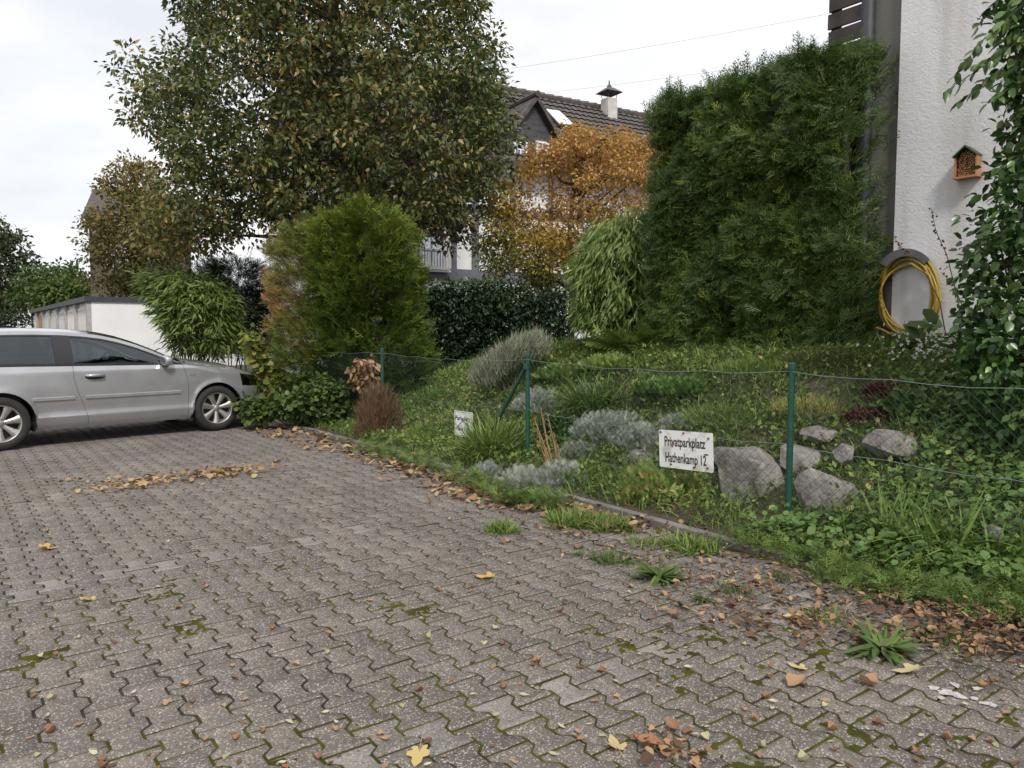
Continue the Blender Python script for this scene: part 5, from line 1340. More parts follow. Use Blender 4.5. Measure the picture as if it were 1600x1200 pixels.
def bush(name, label, cat, poly, Y, thick, n, ln, tp, mat, rnd=(0, 1), dirs='out', per=6, rad=.12, wsc=1.0, base_z=None, stems=0, droop=0.2, nup=.8):
    C, _ = crown_pts(poly, Y, thick, max(8, n // per), inset=rad * .5 + ln[1] * .35 if rad < .3 else 0); cen = np.array(((C[:, 0].min() + C[:, 0].max()) / 2, Y, C[:, 2].min()))
    m = len(C) * per; c = np.repeat(C, per, 0); d = rand_dir(m); P = c + d * (rad * rng.uniform(.2, 1, m))[:, None]
    o = P - np.array((cen[0], cen[1], 0)); o[:, 2] = 0; o = unit(o + 1e-4)
    if dirs == 'up': ax = unit(np.c_[rng.normal(0, .32, (m, 2)), np.ones(m)] + .35 * o)
    elif dirs == 'conifer': ax = unit(o * .8 + np.c_[rng.normal(0, .35, (m, 2)), rng.normal(.55, .35, m)])
    elif dirs == 'spread': ax = unit(o * .8 + np.c_[rng.normal(-.25, .5, m), rng.normal(-.2, .4, m), rng.normal(-.12, .45, m)])
    elif dirs == 'fall': ax = unit(o * .6 + np.c_[rng.normal(-.1, .35, m), rng.normal(-.2, .3, m), rng.normal(-.75, .35, m)])
    else: ax = unit(d + np.c_[rng.normal(0, .3, (m, 2)), rng.normal(-droop, .3, m)])
    nm = unit(np.c_[rng.normal(0, .5, (m, 2)) + (0 if dirs not in ('conifer',) else .5) * o[:, :2], np.full(m, nup)])
    rr = rnd(P, m) if callable(rnd) else rng.uniform(*rnd, m)
    bz = gz(cen[0], cen[1]) if base_z is None else base_z
    root = empty(name, (cen[0], cen[1], bz), 0, label, cat); b = np.array((cen[0], cen[1], bz))
    cloud('foliage', [(P, ax, nm, rng.uniform(*ln, m), tp, np.clip(rr, 0, 1), wsc)], mat, root, b, tip=dirs == 'conifer')
    mb = MB()
    ns = stems or 7
    for k in range(ns):
        e = C[rng.integers(len(C))]; a = b + np.append(rng.normal(0, .12 * min(1.5, thick), 2), -.03)
        mb.tube([a - b, (a + e) / 2 - b + rng.normal(0, .05, 3), e - b], [.014, .010, .004], 5, False)
    mb.build('stems', M_TWIG, root)['kind'] = 'stuff'
    return root
bush('shrub', 'bright green shrub above the garage roofs', 'shrub', [(55, 480), (60, 450), (90, 443), (130, 446), (150, 465), (150, 490)], 47, 1.5, 2600, (.25, .4), SMALL, M_FARL, (.3, 1), per=10, rad=.4, base_z=0)
bush('shrub', 'dark clipped shrub left of the garages', 'shrub', [(-60, 520), (-60, 478), (0, 482), (36, 488), (42, 520)], 36, 1.5, 2200, (.12, .2), SMALL, M_FAR, (0, .5), per=10, rad=.25, base_z=0)

bush('shrub', 'leafy green shrub at the foot of the bronze tree', 'shrub', [(150, 520), (155, 455), (200, 430), (260, 425), (300, 450), (300, 520)], 36, 1.8, 3600, (.14, .26), SMALL, M_FAR, (.1, 1), per=10, rad=.4, base_z=0)
# left bamboo and dark yew
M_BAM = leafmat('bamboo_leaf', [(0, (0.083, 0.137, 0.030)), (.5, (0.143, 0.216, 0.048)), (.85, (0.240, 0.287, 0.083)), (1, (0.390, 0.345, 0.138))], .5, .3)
bush('bamboo', 'light green bamboo leaning over the car bonnet', 'bamboo', [(212, 438), (235, 410), (280, 412), (330, 420), (372, 445), (382, 500), (384, 560), (300, 562), (262, 550), (250, 505), (228, 458)], 15.0, .9, 8000, (.13, .26), LANCE, M_BAM, (.05, .9), 'spread', 8, .2, 1.2, stems=40)
M_YEW = leafmat('yew_leaf', [(0, (0.010, 0.022, 0.011)), (.7, (0.019, 0.041, 0.017)), (1, (0.036, 0.066, 0.024))], .5, .1)
bush('conifer', 'very dark conifer behind the bamboo', 'conifer', [(300, 415), (340, 398), (400, 398), (425, 420), (440, 470), (440, 570), (340, 570), (305, 500)], 16.2, 1.0, 6000, (.14, .26), RSPRAY, M_YEW, (0, 1), 'conifer', 8, .2)
# thuja hedge with browned patches and the bright conifer beside it
M_THB = leafmat('browned_thuja', [(0, (0.049, 0.092, 0.021)), (.4, (0.089, 0.144, 0.026)), (.6, (0.162, 0.203, 0.033)), (.78, (0.244, 0.203, 0.059)), (.9, (0.324, 0.186, 0.081)), (1, (0.421, 0.220, 0.105))], .6, .15)
bush('thuja_hedge', 'green thuja hedge with browned patches right of the car', 'hedge', [(415, 390), (436, 352), (490, 336), (520, 318), (570, 340), (590, 600), (570, 665), (480, 668), (425, 630), (412, 500)], 11.9, .6, 15000, (.09, .20), RSPRAY, M_THB,
     lambda p, n: np.clip(.30 + .22 * smooth(-2.6, -3.6, p[:, 0]) + 1.2 * (vnoise(p, 1.7, 6, 3) - .42) + rng.normal(0, .16, n), 0, 1), 'conifer', 16, .14)
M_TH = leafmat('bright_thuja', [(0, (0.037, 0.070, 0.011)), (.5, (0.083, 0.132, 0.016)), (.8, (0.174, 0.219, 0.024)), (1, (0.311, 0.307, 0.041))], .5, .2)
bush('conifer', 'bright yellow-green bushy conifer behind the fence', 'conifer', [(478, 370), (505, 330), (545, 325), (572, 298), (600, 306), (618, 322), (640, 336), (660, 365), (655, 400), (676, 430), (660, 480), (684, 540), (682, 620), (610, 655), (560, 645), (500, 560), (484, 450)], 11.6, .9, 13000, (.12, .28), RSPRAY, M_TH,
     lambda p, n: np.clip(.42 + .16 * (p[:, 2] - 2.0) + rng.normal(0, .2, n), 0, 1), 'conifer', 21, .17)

# tall clipped conifer hedge along the terrace
M_CYP = leafmat('cypress', [(0, (0.031, 0.061, 0.010)), (.5, (0.060, 0.107, 0.015)), (.85, (0.128, 0.176, 0.025)), (.985, (0.214, 0.249, 0.036)), (1, (0.486, 0.166, 0.043))], .5, .12)
tA = float(to_st(*ons(1326, 300, 2.42)[:2])[1]); tB = float(to_st(*ons(1022, 300, 2.42)[:2])[1])
HS0, HS1, HZ0, HZ1 = 2.42, 3.30, .95, 3.84
def hedge_pts(n):
    f = rng.choice(3, n, p=[.70, .14, .16]); u, v = rng.uniform(0, 1, n), rng.uniform(0, 1, n); dep = np.abs(rng.normal(0, .09, n))
    s = np.where(f == 0, HS0 + dep, HS0 + (HS1 - HS0) * v); t = np.where(f == 1, tB - dep, tA + (tB - tA) * u); z = np.where(f == 2, HZ1 - dep * .7, HZ0 + (HZ1 - HZ0) * (v if False else rng.uniform(0, 1, n)))
    nrm = np.where((f == 0)[:, None], -A3, np.where((f == 1)[:, None], T3, Z3))
    P = np.c_[st(s, t)[:, 0] if False else (np.outer(s + S0, AX) + np.outer(t, TX)), z]
    amp = (vnoise(P, 2.2, 14, 3) - .5) * .5; P = P + nrm * amp[:, None]
    P[:, 2] += np.where(f == 2, (vnoise(P, 2.5, 3, 2) - .4) * .25, 0)
    return P, nrm, f
P, nrm, f = hedge_pts(3300); nc = len(P); PER = 11
cax = unit(nrm * .5 + np.outer(rng.normal(.2, .5, nc), T3) + np.outer(rng.normal(.12, .6, nc), Z3)); crnd = rng.normal(0, .10, nc)
P = np.repeat(P, PER, 0) + rng.normal(0, .045, (nc * PER, 3)); nrm = np.repeat(nrm, PER, 0); n = len(P); ax = unit(np.repeat(cax, PER, 0) + rng.normal(0, .33, (n, 3))); nm = unit(nrm + rng.normal(0, .35, (n, 3)) + np.array((0, 0, .5)))
rr = np.clip(.30 + .7 * (vnoise(P, 3.0, 5, 3) - .45) + np.repeat(crnd, PER) + rng.normal(0, .10, n), 0, .97) ; rr = np.where(rng.uniform(0, 1, n) > .996, 1, rr)
hc = stz(HS0 + .4, (tA + tB) / 2, 1.1)
hedge = empty('conifer_hedge', tuple(hc), 0, 'tall dense clipped conifer hedge left of the white house wall', 'hedge')
m = 420; tt = rng.uniform(tA, tB, m); ss = rng.uniform(HS0, HS1, m); PT_ = np.c_[np.outer(ss + S0, AX) + np.outer(tt, TX), np.full(m, HZ1 + .0) + rng.uniform(-.1, .08, m)]
axT = unit(np.c_[rng.normal(0, .3, (m, 2)), np.ones(m)]); nmT = unit(-A3 + rng.normal(0, .4, (m, 3)))
m2 = 420; pe = np.c_[np.outer(rng.uniform(HS0 - .1, HS0 + .5, m2) + S0, AX) + np.outer(tA + .05 - np.abs(rng.normal(0, .06, m2)), TX), 1.1 + 2.8 * rng.uniform(0, 1, m2) ** 1.5]
cloud('foliage', [(P, ax, nm, rng.uniform(.08, .19, n), RSPRAY, rr), (PT_, axT, nmT, rng.uniform(.10, .26, m), RSPRAY, rng.uniform(.1, .6, m)),
                  (pe, unit(-T3 * .5 + np.c_[rng.normal(0, .3, (m2, 2)), rng.normal(.5, .4, m2)]), unit(-A3 + rng.normal(0, .4, (m2, 3))), rng.uniform(.12, .22, m2), RSPRAY, rng.uniform(.1, .6, m2))], M_CYP, hedge, hc, tip=True)
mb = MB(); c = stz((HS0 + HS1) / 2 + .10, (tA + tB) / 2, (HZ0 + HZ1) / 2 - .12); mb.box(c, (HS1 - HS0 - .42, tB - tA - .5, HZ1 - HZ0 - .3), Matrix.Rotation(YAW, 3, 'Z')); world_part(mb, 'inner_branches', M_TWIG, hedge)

# weeping bamboo in front of the hedge's left end
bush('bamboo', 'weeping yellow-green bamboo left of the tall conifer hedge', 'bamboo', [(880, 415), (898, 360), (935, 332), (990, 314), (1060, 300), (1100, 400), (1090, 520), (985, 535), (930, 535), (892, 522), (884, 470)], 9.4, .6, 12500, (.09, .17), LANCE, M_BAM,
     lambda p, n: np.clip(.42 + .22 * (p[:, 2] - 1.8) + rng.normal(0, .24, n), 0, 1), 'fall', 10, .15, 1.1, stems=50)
# low dark privet hedge
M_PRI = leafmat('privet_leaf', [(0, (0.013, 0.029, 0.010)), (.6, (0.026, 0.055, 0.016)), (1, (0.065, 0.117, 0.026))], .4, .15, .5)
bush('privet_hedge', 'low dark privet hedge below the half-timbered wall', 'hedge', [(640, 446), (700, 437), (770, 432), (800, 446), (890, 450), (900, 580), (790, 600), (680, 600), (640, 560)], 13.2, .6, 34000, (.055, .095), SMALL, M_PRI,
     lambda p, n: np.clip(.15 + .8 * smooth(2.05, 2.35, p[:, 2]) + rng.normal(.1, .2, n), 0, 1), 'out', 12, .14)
# glossy climbing shrub at the right edge, with hanging shoots above
M_IVY = leafmat('glossy_leaf', [(0, (0.030, 0.068, 0.020)), (.5, (0.063, 0.129, 0.033)), (.85, (0.116, 0.205, 0.052)), (1, (0.242, 0.305, 0.098))], .33, .2, .55)
IVP = [(1505, 560), (1497, 520), (1514, 470), (1508, 420), (1518, 370), (1528, 320), (1548, 268), (1572, 225), (1590, 150), (1578, 70), (1590, -80), (1800, -80), (1800, 900), (1640, 850), (1590, 810), (1552, 760), (1540, 720), (1528, 650)]
iv = bush('climbing_shrub', 'tall glossy-leaved shrub climbing at the right edge', 'shrub', IVP, 4.9, .45, 15000, (.045, .085), OVATE, M_IVY, lambda p, n: np.clip(rng.beta(2, 2.4, n) + .2 * (vnoise(p, 3, 2) - .5), 0, 1), 'out', 9, .10, 1.25, droop=.5, stems=24)
hb0 = at(1640, -40, 4.9); hs_ = empty('overhanging_branch', tuple(hb0), 0, 'leafy shoots hanging into the top right corner', 'branch')
PL, AL, NL = [], [], []; mb = MB()
TW = [((1640, -60), (1560, 30), (1490, 120)), ((1650, 20), (1560, 90), (1478, 142)), ((1640, 40), (1580, 100), (1500, 158)), ((1660, 60), (1590, 140), (1545, 160)), ((1620, -60), (1560, -10), (1528, 40)), ((1680, 90), (1620, 190), (1588, 215)), ((1700, -50), (1600, 40), (1560, 70)), ((1660, -40), (1590, 10), (1540, 60)),
      ((1690, 110), (1610, 150), (1575, 190)), ((1690, 30), (1610, 60), (1565, 130)), ((1680, 140), (1630, 240), (1560, 262)), ((1660, 0), (1600, 60), (1530, 100)), ((1700, 60), (1640, 120), (1600, 200)), ((1720, -20), (1630, 30), (1585, 110)), ((1680, 160), (1600, 190), (1570, 215)), ((1700, 120), (1610, 110), (1560, 150))]
for k, (a, b_, c_) in enumerate(TW):
    dY = rng.uniform(-.25, .25); A_, B_, C_ = (at(p[0], p[1], 4.9 + dY + (i - 1) * .06) for i, p in enumerate((a, b_, c_)))
    pts = [A_ * (1 - q) ** 2 + 2 * B_ * q * (1 - q) + C_ * q * q for q in np.linspace(0, 1, 22)]
    mb.tube([p - hb0 for p in pts], [.005 * (1 - .7 * i / 21) for i in range(22)], 5, False)
    for i in range(3, 22):
        for r_ in range(1 if i % 3 else 2):
            PL.append(pts[i]); AL.append((pts[min(i + 1, 21)] - pts[i - 1]) / .08 * .8 + rng.normal(0, .45, 3) + np.array((0, 0, -.35))); NL.append((rng.normal(0, .5), -.4 + rng.normal(0, .4), .8))
PL = np.array(PL); cloud('foliage', [(PL, unit(np.array(AL)), unit(np.array(NL)), rng.uniform(.06, .10, len(PL)), OVATE, rng.uniform(.2, 1, len(PL)))], M_IVY, hs_, hb0); mb.build('twigs', M_TWIG, hs_)['kind'] = 'stuff'

# ------------------------------------------------------------ planting on the slope
def spot(px, py, s=None):
    """ground point under a pixel on the terrain"""
    d = rdir(px, py); o = np.array((0, 0, HC)); ks = np.linspace(1.5, 22, 1400); P = o + ks[:, None] * d
    h = hgt(P[:, 0], P[:, 1]); j = np.argmax(P[:, 2] < np.maximum(h, 0)); return P[j]
def slope_pts(n, s0, s1, t0_, t1_, dens=None):
    s = rng.uniform(s0, s1, n); t = rng.uniform(t0_, t1_, n); p = np.outer(s + S0, AX) + np.outer(t, TX)
    q = np.c_[p, hgt(p[:, 0], p[:, 1])]; px_ = pix(q); ok = (px_[:, 0] > -150) & (px_[:, 0] < 1780) & (q[:, 1] > 1)
    if dens is not None: ok &= rng.uniform(0, 1, n) < dens(q, px_)
    return q[ok], px_[ok]
M_COV = leafmat('ground_cover_leaf', [(0, (0.078, 0.125, 0.037)), (.4, (0.146, 0.221, 0.057)), (.7, (0.227, 0.313, 0.084)), (.88, (0.346, 0.326, 0.116)), (.96, (0.452, 0.301, 0.155)), (1, (0.637, 0.275, 0.130))], .75, .25, .15)
P, px_ = slope_pts(108000, .12, 3.4, .2, 12.5, lambda q, x: .55 + .9 * vnoise(q, 2.3, 40, 2))
n = len(P); s_q, _t = to_st(P[:, 0], P[:, 1]); lift = (1 - .7 * smooth(1.9, 2.5, s_q)) * (vnoise(P, 2.6, 41, 3) ** 2 * .42 + .03) * rng.uniform(0, 1, n) ** .7; P = P + np.c_[np.zeros((n, 2)), lift]
rr = np.clip(.38 + .9 * (vnoise(P, 1.6, 43, 3) - .5) + rng.normal(0, .2, n), 0, 1)
nm = unit(np.c_[rng.normal(0, .5, (n, 2)), np.ones(n)]); ax = unit(np.cross(nm, rand_dir(n)) + np.array((0, 0, .55)))
keep = ~((in_poly(pix(P)[:, :2], [(1118, 690), (1345, 690), (1348, 822), (1120, 815)]) & (s_q < 1.0) & (P[:, 2] > .12)) | (in_poly(pix(P)[:, :2], [(1300, 672), (1440, 665), (1440, 728), (1300, 728)]) & (s_q < 1.3))) | (rng.uniform(0, 1, n) < .42)
P, ax, nm, rr = P[keep], ax[keep], nm[keep], rr[keep]; n = len(P)
gcov = cloud('ground_cover', [(P, ax, nm, rng.uniform(.026, .062, n), [SMALL, SPIKE, _spray(2, .5, .06), SPIKE], rr, 1.25)], M_COV); tag(gcov, 'low mixed green ground cover over the garden slope', 'ground cover', kind='stuff')
# grassy blades through the cover
M_GRASS = leafmat('grass_blade', [(0, (0.074, 0.133, 0.028)), (.5, (0.138, 0.219, 0.044)), (.8, (0.202, 0.275, 0.070)), (1, (0.440, 0.380, 0.158))], .55, .25)
def blades(P, ln, lean=.5, w=1.0, rnd=(0, .9)):
    n = len(P); out = []
    for k in range(3):
        sel = np.arange(n) % 3 == k; m = sel.sum(); ax = unit(np.c_[rng.normal(0, lean, (m, 2)), np.ones(m)]); nm = unit(np.c_[-ax[:, :2] * 1.0, np.full(m, .25)] + rng.normal(0, .25, (m, 3)))
        out.append((P[sel], ax, nm, rng.uniform(*ln, m), BLADE[k], rng.uniform(*rnd, m), w))
    return out
P, px_ = slope_pts(30000, .1, 3.3, .2, 12.5, lambda q, x: .25 + 1.4 * smooth(.46, .62, vnoise(q, 1.5, 60, 3)))
tag(cloud('grass', blades(P, (.08, .22), .6, .8), M_GRASS), 'short grass growing through the slope planting', 'grass', kind='stuff')
P, px_ = slope_pts(9000, 2.0, 3.1, 2.2, 7.5, None)
tag(cloud('grass', blades(P, (.05, .15), .8, .7, (.2, 1)), M_GRASS), 'rough grass at the foot of the tall conifer hedge', 'grass', kind='stuff')
P, px_ = slope_pts(9000, 1.2, 5.0, 9.5, 14, None)
tag(cloud('grass', blades(P, (.06, .13), .6, .9, (.1, .7)), M_GRASS), 'green grass beyond the fence beside the bright conifer', 'grass', kind='stuff')

# rounder, larger leaves at the lower right
M_ROUND = leafmat('round_leaf', [(0, (0.057, 0.108, 0.026)), (.5, (0.097, 0.179, 0.044)), (.85, (0.151, 0.237, 0.065)), (1, (0.272, 0.286, 0.078))], .45, .25, .45)
def inpx(px_, poly): return in_poly(px_[:, :2], poly).astype(float)
RP1 = [(1310, 830), (1400, 760), (1450, 700), (1400, 650), (1420, 600), (1480, 590), (1520, 640), (1620, 760), (1700, 900), (1560, 940), (1420, 930), (1330, 900), (1150, 840), (1230, 820)]
P, px_ = slope_pts(16000, .1, 2.4, -.6, 5.5, lambda q, x: inpx(x, RP1))
n = len(P); P[:, 2] += rng.uniform(.02, .16, n); nm = unit(np.c_[rng.normal(0, .4, (n, 2)), np.ones(n)] - .4 * A3); ax = unit(np.cross(nm, rand_dir(n)))
tag(cloud('ground_cover', [(P, ax, nm, rng.uniform(.03, .062, n), ROUND, np.clip(rng.beta(2, 2, n), 0, 1))], M_ROUND), 'broad round-leaved creeping plants at the lower right', 'ground cover', kind='stuff')
# feathery low weeds creeping over the kerb
P1 = np.concatenate([along([(1290, 900), (1400, 925), (1520, 945), (1640, 985)], 1700, (.12, .12), .0, .08), along([(1150, 850), (1230, 872), (1300, 890)], 350, (.07, .07), .02, .06), along([(560, 705), (640, 725), (730, 760), (800, 790), (880, 800)], 1200, (.08, .12), .02, .12)])
n = len(P1); tag(cloud('ground_cover', [(P1, unit(np.c_[rng.normal(0, .8, (n, 2)), rng.uniform(.2, .9, n)]), unit(np.c_[rng.normal(0, .5, (n, 2)), np.ones(n)]), rng.uniform(.05, .11, n), RSPRAY, rng.uniform(0, .6, n), 1.5)], M_COV), 'feathery low weeds creeping over the kerb', 'ground cover', kind='stuff')

def mound(name, label, cat, px, py, r, h, n, ln, tp, mat, rnd=(0, 1), mode='up', w=1.0, base=None):
    b = spot(px, py) if base is None else base; q = rand_dir(n); q[:, 2] = np.abs(q[:, 2]); rad = rng.uniform(.35, 1, n) ** .5
    P = b + q * rad[:, None] * np.array((r, r, h)) - np.array((0, 0, .02))
    if mode == 'up': ax = unit(q * .7 + np.c_[rng.normal(0, .3, (n, 2)), np.full(n, .8)])
    elif mode == 'tuft': P = b + np.c_[np.clip(rng.normal(0, r * .35, (n, 2)), -r * .55, r * .55), np.full(n, -.02)]; ax = unit(np.c_[rng.normal(0, .38, (n, 2)), np.ones(n)] + np.c_[(P - b)[:, :2] / r * .5, np.zeros(n)])
    elif mode == 'rosette': P = b + np.c_[rng.normal(0, .012, (n, 2)), rng.uniform(.0, .015, n)]; a_ = rng.uniform(0, 6.28, n); ax = unit(np.c_[np.cos(a_), np.sin(a_), rng.uniform(.1, .9, n)])
    else: ax = unit(q + rng.normal(0, .4, (n, 3)))
    nm = unit(np.c_[-ax[:, :2] * .8, np.full(n, .4)] + rng.normal(0, .3, (n, 3))) if mode in ('tuft',) else unit(np.c_[rng.normal(0, .4, (n, 2)), np.ones(n)])
    ps = []
    for k in range(len(tp) if isinstance(tp, list) else 1):
        T_ = tp[k] if isinstance(tp, list) else tp; K_ = len(tp) if isinstance(tp, list) else 1; sel = np.arange(n) % K_ == k
        ps.append((P[sel], ax[sel], nm[sel], rng.uniform(*ln, sel.sum()), T_, rng.uniform(*rnd, sel.sum()), w))
    o = cloud(name, ps, mat, None, b); o.location = tuple(b); return tag(o, label, cat)
M_SILV = leafmat('silver_leaf', [(0, (0.201, 0.227, 0.180)), (.6, (0.317, 0.346, 0.296)), (1, (0.444, 0.464, 0.423))], .7, .15)
for px, py, r, h, lab in ((826, 772, .28, .24, 'silvery bush at the foot of the middle green post'), (878, 755, .24, .2, 'silvery bush right of the dry tan stalks'), (955, 680, .40, .24, 'wide silvery plant left of the boulders on the slope'), (1010, 695, .34, .20, 'silvery plant above the big white sign'),
                          (845, 640, .32, .24, 'silvery plant behind the middle green post'), (905, 715, .20, .15, 'silvery plant beside the small grey stone'), (760, 742, .15, .12, 'small silvery plant left of the middle green post'), (925, 622, .22, .16, 'silvery plant above the wide one, behind the arching grass'), (1062, 668, .18, .12, 'thin silvery plant just above the right end of the big sign')):
    mound('silver_bush', lab, 'bush', px, py, r, h, int(9000 * r * r) + 250, (.03, .07), SPRAY, M_SILV, (0, 1), 'up')
M_LAV = leafmat('lavender_leaf', [(0, (0.138, 0.163, 0.102)), (.5, (0.221, 0.250, 0.158)), (.85, (0.313, 0.326, 0.229)), (1, (0.368, 0.250, 0.299))], .7, .15)
LAVP = [(715, 610), (735, 572), (770, 542), (800, 522), (840, 513), (872, 535), (862, 560), (810, 580), (775, 612)]
bush('lavender', 'grey-green lavender bush in front of the dark hedge', 'bush', LAVP, 9.3, .45, 6000, (.07, .16), SPIKE, M_LAV, (0, 1), 'up', 10, .09, 1.1)
M_HEA = leafmat('heather_leaf', [(0, (0.070, 0.111, 0.033)), (.4, (0.100, 0.117, 0.044)), (.6, (0.130, 0.072, 0.044)), (1, (0.190, 0.098, 0.061))], .7, .15)
bush('heather_bush', 'red-brown twiggy bush at the paving edge by the fence', 'bush', [(545, 690), (550, 640), (568, 602), (600, 592), (628, 618), (640, 660), (622, 700), (580, 708)], 9.6, .35, 5200, (.06, .14), SPIKE, M_HEA, lambda p, n: np.clip(.85 - .9 * np.abs(p[:, 2] - .35) + rng.normal(0, .2, n), 0, 1), 'up', 10, .08, .8, base_z=.05)
bush('low_bush', 'feathery light green bush left of the small sign', 'bush', [(610, 712), (622, 676), (660, 658), (700, 672), (712, 700), (690, 730), (640, 728)], 8.9, .3, 3600, (.05, .10), SPIKE, M_GRASS, (.2, .9), 'up', 10, .08, 1.2, base_z=.05)
bush('low_bush', 'brownish grassy bush under the small sign', 'bush', [(680, 745), (690, 700), (720, 684), (745, 690), (752, 740), (720, 758)], 8.1, .25, 2400, (.06, .14), SPIKE, M_GRASS, (.4, 1), 'up', 10, .07, 1.0, base_z=.05)
bush('low_bush', 'tangle of thin green and reddish stems below the big sign', 'bush', [(960, 785), (975, 735), (1010, 720), (1060, 742), (1100, 745), (1130, 790), (1100, 830), (1020, 815)], 5.9, .22, 5200, (.03, .07), SPRAY, M_COV, (.1, 1), 'up', 10, .07, 1.0, base_z=.05)
bush('low_bush', 'dark leafy plant behind the arching grass', 'bush', [(830, 690), (840, 655), (870, 640), (905, 655), (915, 690), (880, 705)], 7.7, .25, 2600, (.03, .06), SMALL, M_PRI, (.4, 1), 'out', 10, .07, 1.0)
mound('grass_clump', 'tall bright green grass clump left of the middle post', 'grass', 772, 715, .30, .3, 520, (.34, .64), BLADE, M_GRASS, (.3, .9), 'tuft', .45)
mound('grass_clump', 'arching grass clump right of the middle post', 'grass', 925, 640, .30, .3, 380, (.35, .6), BLADE[1:], M_GRASS, (.0, .8), 'tuft', .4)
mound('grass_clump', 'pale tussock of grass below the lavender', 'grass', 790, 605, .22, .2, 260, (.16, .30), BLADE[1:], M_GRASS, (.5, 1), 'tuft', .5)
mound('grass_clump', 'long-bladed grass at the lower right beside the pale boulder', 'grass', 1400, 850, .16, .3, 60, (.30, .5), BLADE, M_GRASS, (.3, .8), 'tuft', .55)
mound('grass_clump', 'long-bladed grass in front of the climbing shrub', 'grass', 1470, 868, .22, .3, 110, (.30, .52), BLADE, M_GRASS, (.3, .8), 'tuft', .55)
mound('grass_clump', 'thin grass clump right of the nearest post', 'grass', 1330, 825, .12, .2, 60, (.22, .36), BLADE, M_GRASS, (.3, .9), 'tuft', .5)
mound('grass_clump', 'drooping grass blades at the right edge', 'grass', 1560, 880, .24, .2, 90, (.25, .45), BLADE[1:], M_GRASS, (.2, .7), 'tuft', .6)
for px, py, r, h, mt, lo, hi, tp_, lab in ((1140, 655, .45, .14, M_GRASS, .3, .8, SPIKE, 'bright green feathery carpet plant above the boulders'), (1060, 610, .42, .12, M_ROUND, .3, .9, SMALL, 'light green leafy mound high on the slope'), (960, 575, .40, .14, M_COV, .4, .8, SMALL, 'olive mound below the weeping bamboo'),
                                      (700, 620, .35, .14, M_GRASS, .1, .6, SPIKE, 'soft green mound left of the lavender behind the fence'), (1180, 580, .40, .12, M_GRASS, .3, .9, SPIKE, 'grassy mound behind the nearest post'), (880, 590, .34, .14, M_ROUND, .4, 1, SMALL, 'fresh green mound right of the lavender'),
                                      (1270, 640, .34, .10, M_COV, .5, 1, SPIKE, 'brownish green heath cushion above the stones'), (1290, 565, .36, .12, M_HEA, 0, .5, SPIKE, 'dull brown-green tussock below the hedge corner')):
    mound('cushion_plant', lab, 'plant', px, py, r, h, 1500, (.035, .085), tp_, mt, (lo, hi), 'up', 1.3)
M_SED = leafmat('red_leaf', [(0, (.06, .012, .016)), (.7, (.12, .025, .03)), (1, (.22, .03, .06))], .5, .2)
mound('sedum', 'dark red low plant above the flat broad stone', 'plant', 1365, 652, .22, .08, 420, (.02, .04), ROUND, M_SED, (0, .9), 'out')
mound('sedum', 'dark red trailing plant higher on the slope at right', 'plant', 1378, 615, .16, .10, 260, (.02, .035), ROUND, M_SED, (0, 1), 'out')
M_FERNM = leafmat('fern_leaf', [(0, (.10, .16, .03)), (1, (.18, .24, .06))], .5, .3)
mound('fern', 'yellow-green fern at the foot of the weeping bamboo', 'fern', 985, 545, .14, .1, 46, (.4, .62), FERN, M_FERNM, (0, 1), 'rosette', 1.0)
# large lobed leaves by the wall
M_MALLOW = leafmat('mallow_leaf', [(0, (.06, .11, .035)), (1, (.12, .18, .07))], .5, .25)
mound('mallow', 'broad pale green leaves growing under the hose', 'plant', 1462, 545, .20, .22, 26, (.12, .2), ROUND, M_MALLOW, (0, 1), 'out')
mound('lady_mantle', 'blue-green round leaf plant on the slope at right', 'plant', 1415, 640, .18, .12, 80, (.05, .09), ROUND, M_MALLOW, (0, .5), 'out')
# white flowers
M_WHITEF = leafmat('white_petal', [(0, (.6, .6, .55)), (1, (.75, .75, .72))], .6, .2)
fb = spot(1478, 572); m = 150; q = rng.normal(0, 1, (m, 3)) * np.array((.22, .2, .07)); P = fb + q + np.array((0, 0, .15))
fr = empty('white_flowers', tuple(fb), 0, 'little white flowers below the hose', 'flowers')
cloud('petals', [(np.repeat(P, 5, 0), unit(np.concatenate([rand_dir(m * 5)])), rand_dir(m * 5), .016, ROUND, rng.uniform(0, 1, m * 5))], M_WHITEF, fr, fb)['kind'] = 'stuff'
cloud('stems', [(P - np.array((0, 0, .15)), unit(np.c_[rng.normal(0, .2, (m, 2)), np.ones(m)]), rand_dir(m), .15, SPIKE, .4, .4)], M_GRASS, fr, fb)['kind'] = 'stuff'
# dry tan stalks by the middle post
M_TAN = plain('dry_stalk', (.30, .19, .09), .8, var=.25)
ds = spot(868, 745); dr_ = empty('dry_stalks', tuple(ds), 0, 'upright dry tan stalks right of the middle green post', 'dry plant')
for k, (bx_, by_, tx_, ty_) in enumerate(((868, 750, 835, 655), (870, 752, 845, 640), (866, 748, 850, 662), (872, 745, 866, 680), (864, 748, 842, 690), (875, 742, 872, 700), (862, 745, 838, 672), (870, 748, 856, 650))):
    d0 = ds[1] + rng.uniform(-.05, .05); a = at(bx_, by_, d0); b_ = at(tx_, ty_, d0 + rng.uniform(-.06, .06)); mb = MB(); mb.tube([a - ds, (a + b_) / 2 - ds + rng.normal(0, .012, 3), b_ - ds], [.007, .006, .003], 5)
    for q in np.linspace(.35, 1, 9): p = a * (1 - q) + b_ * q - ds; e = rng.normal(0, .02, 3); mb.tube([p, p + e + np.array((0, 0, .03))], [.005, .001], 4, False)
    mb.build('stalk', M_TAN, dr_)
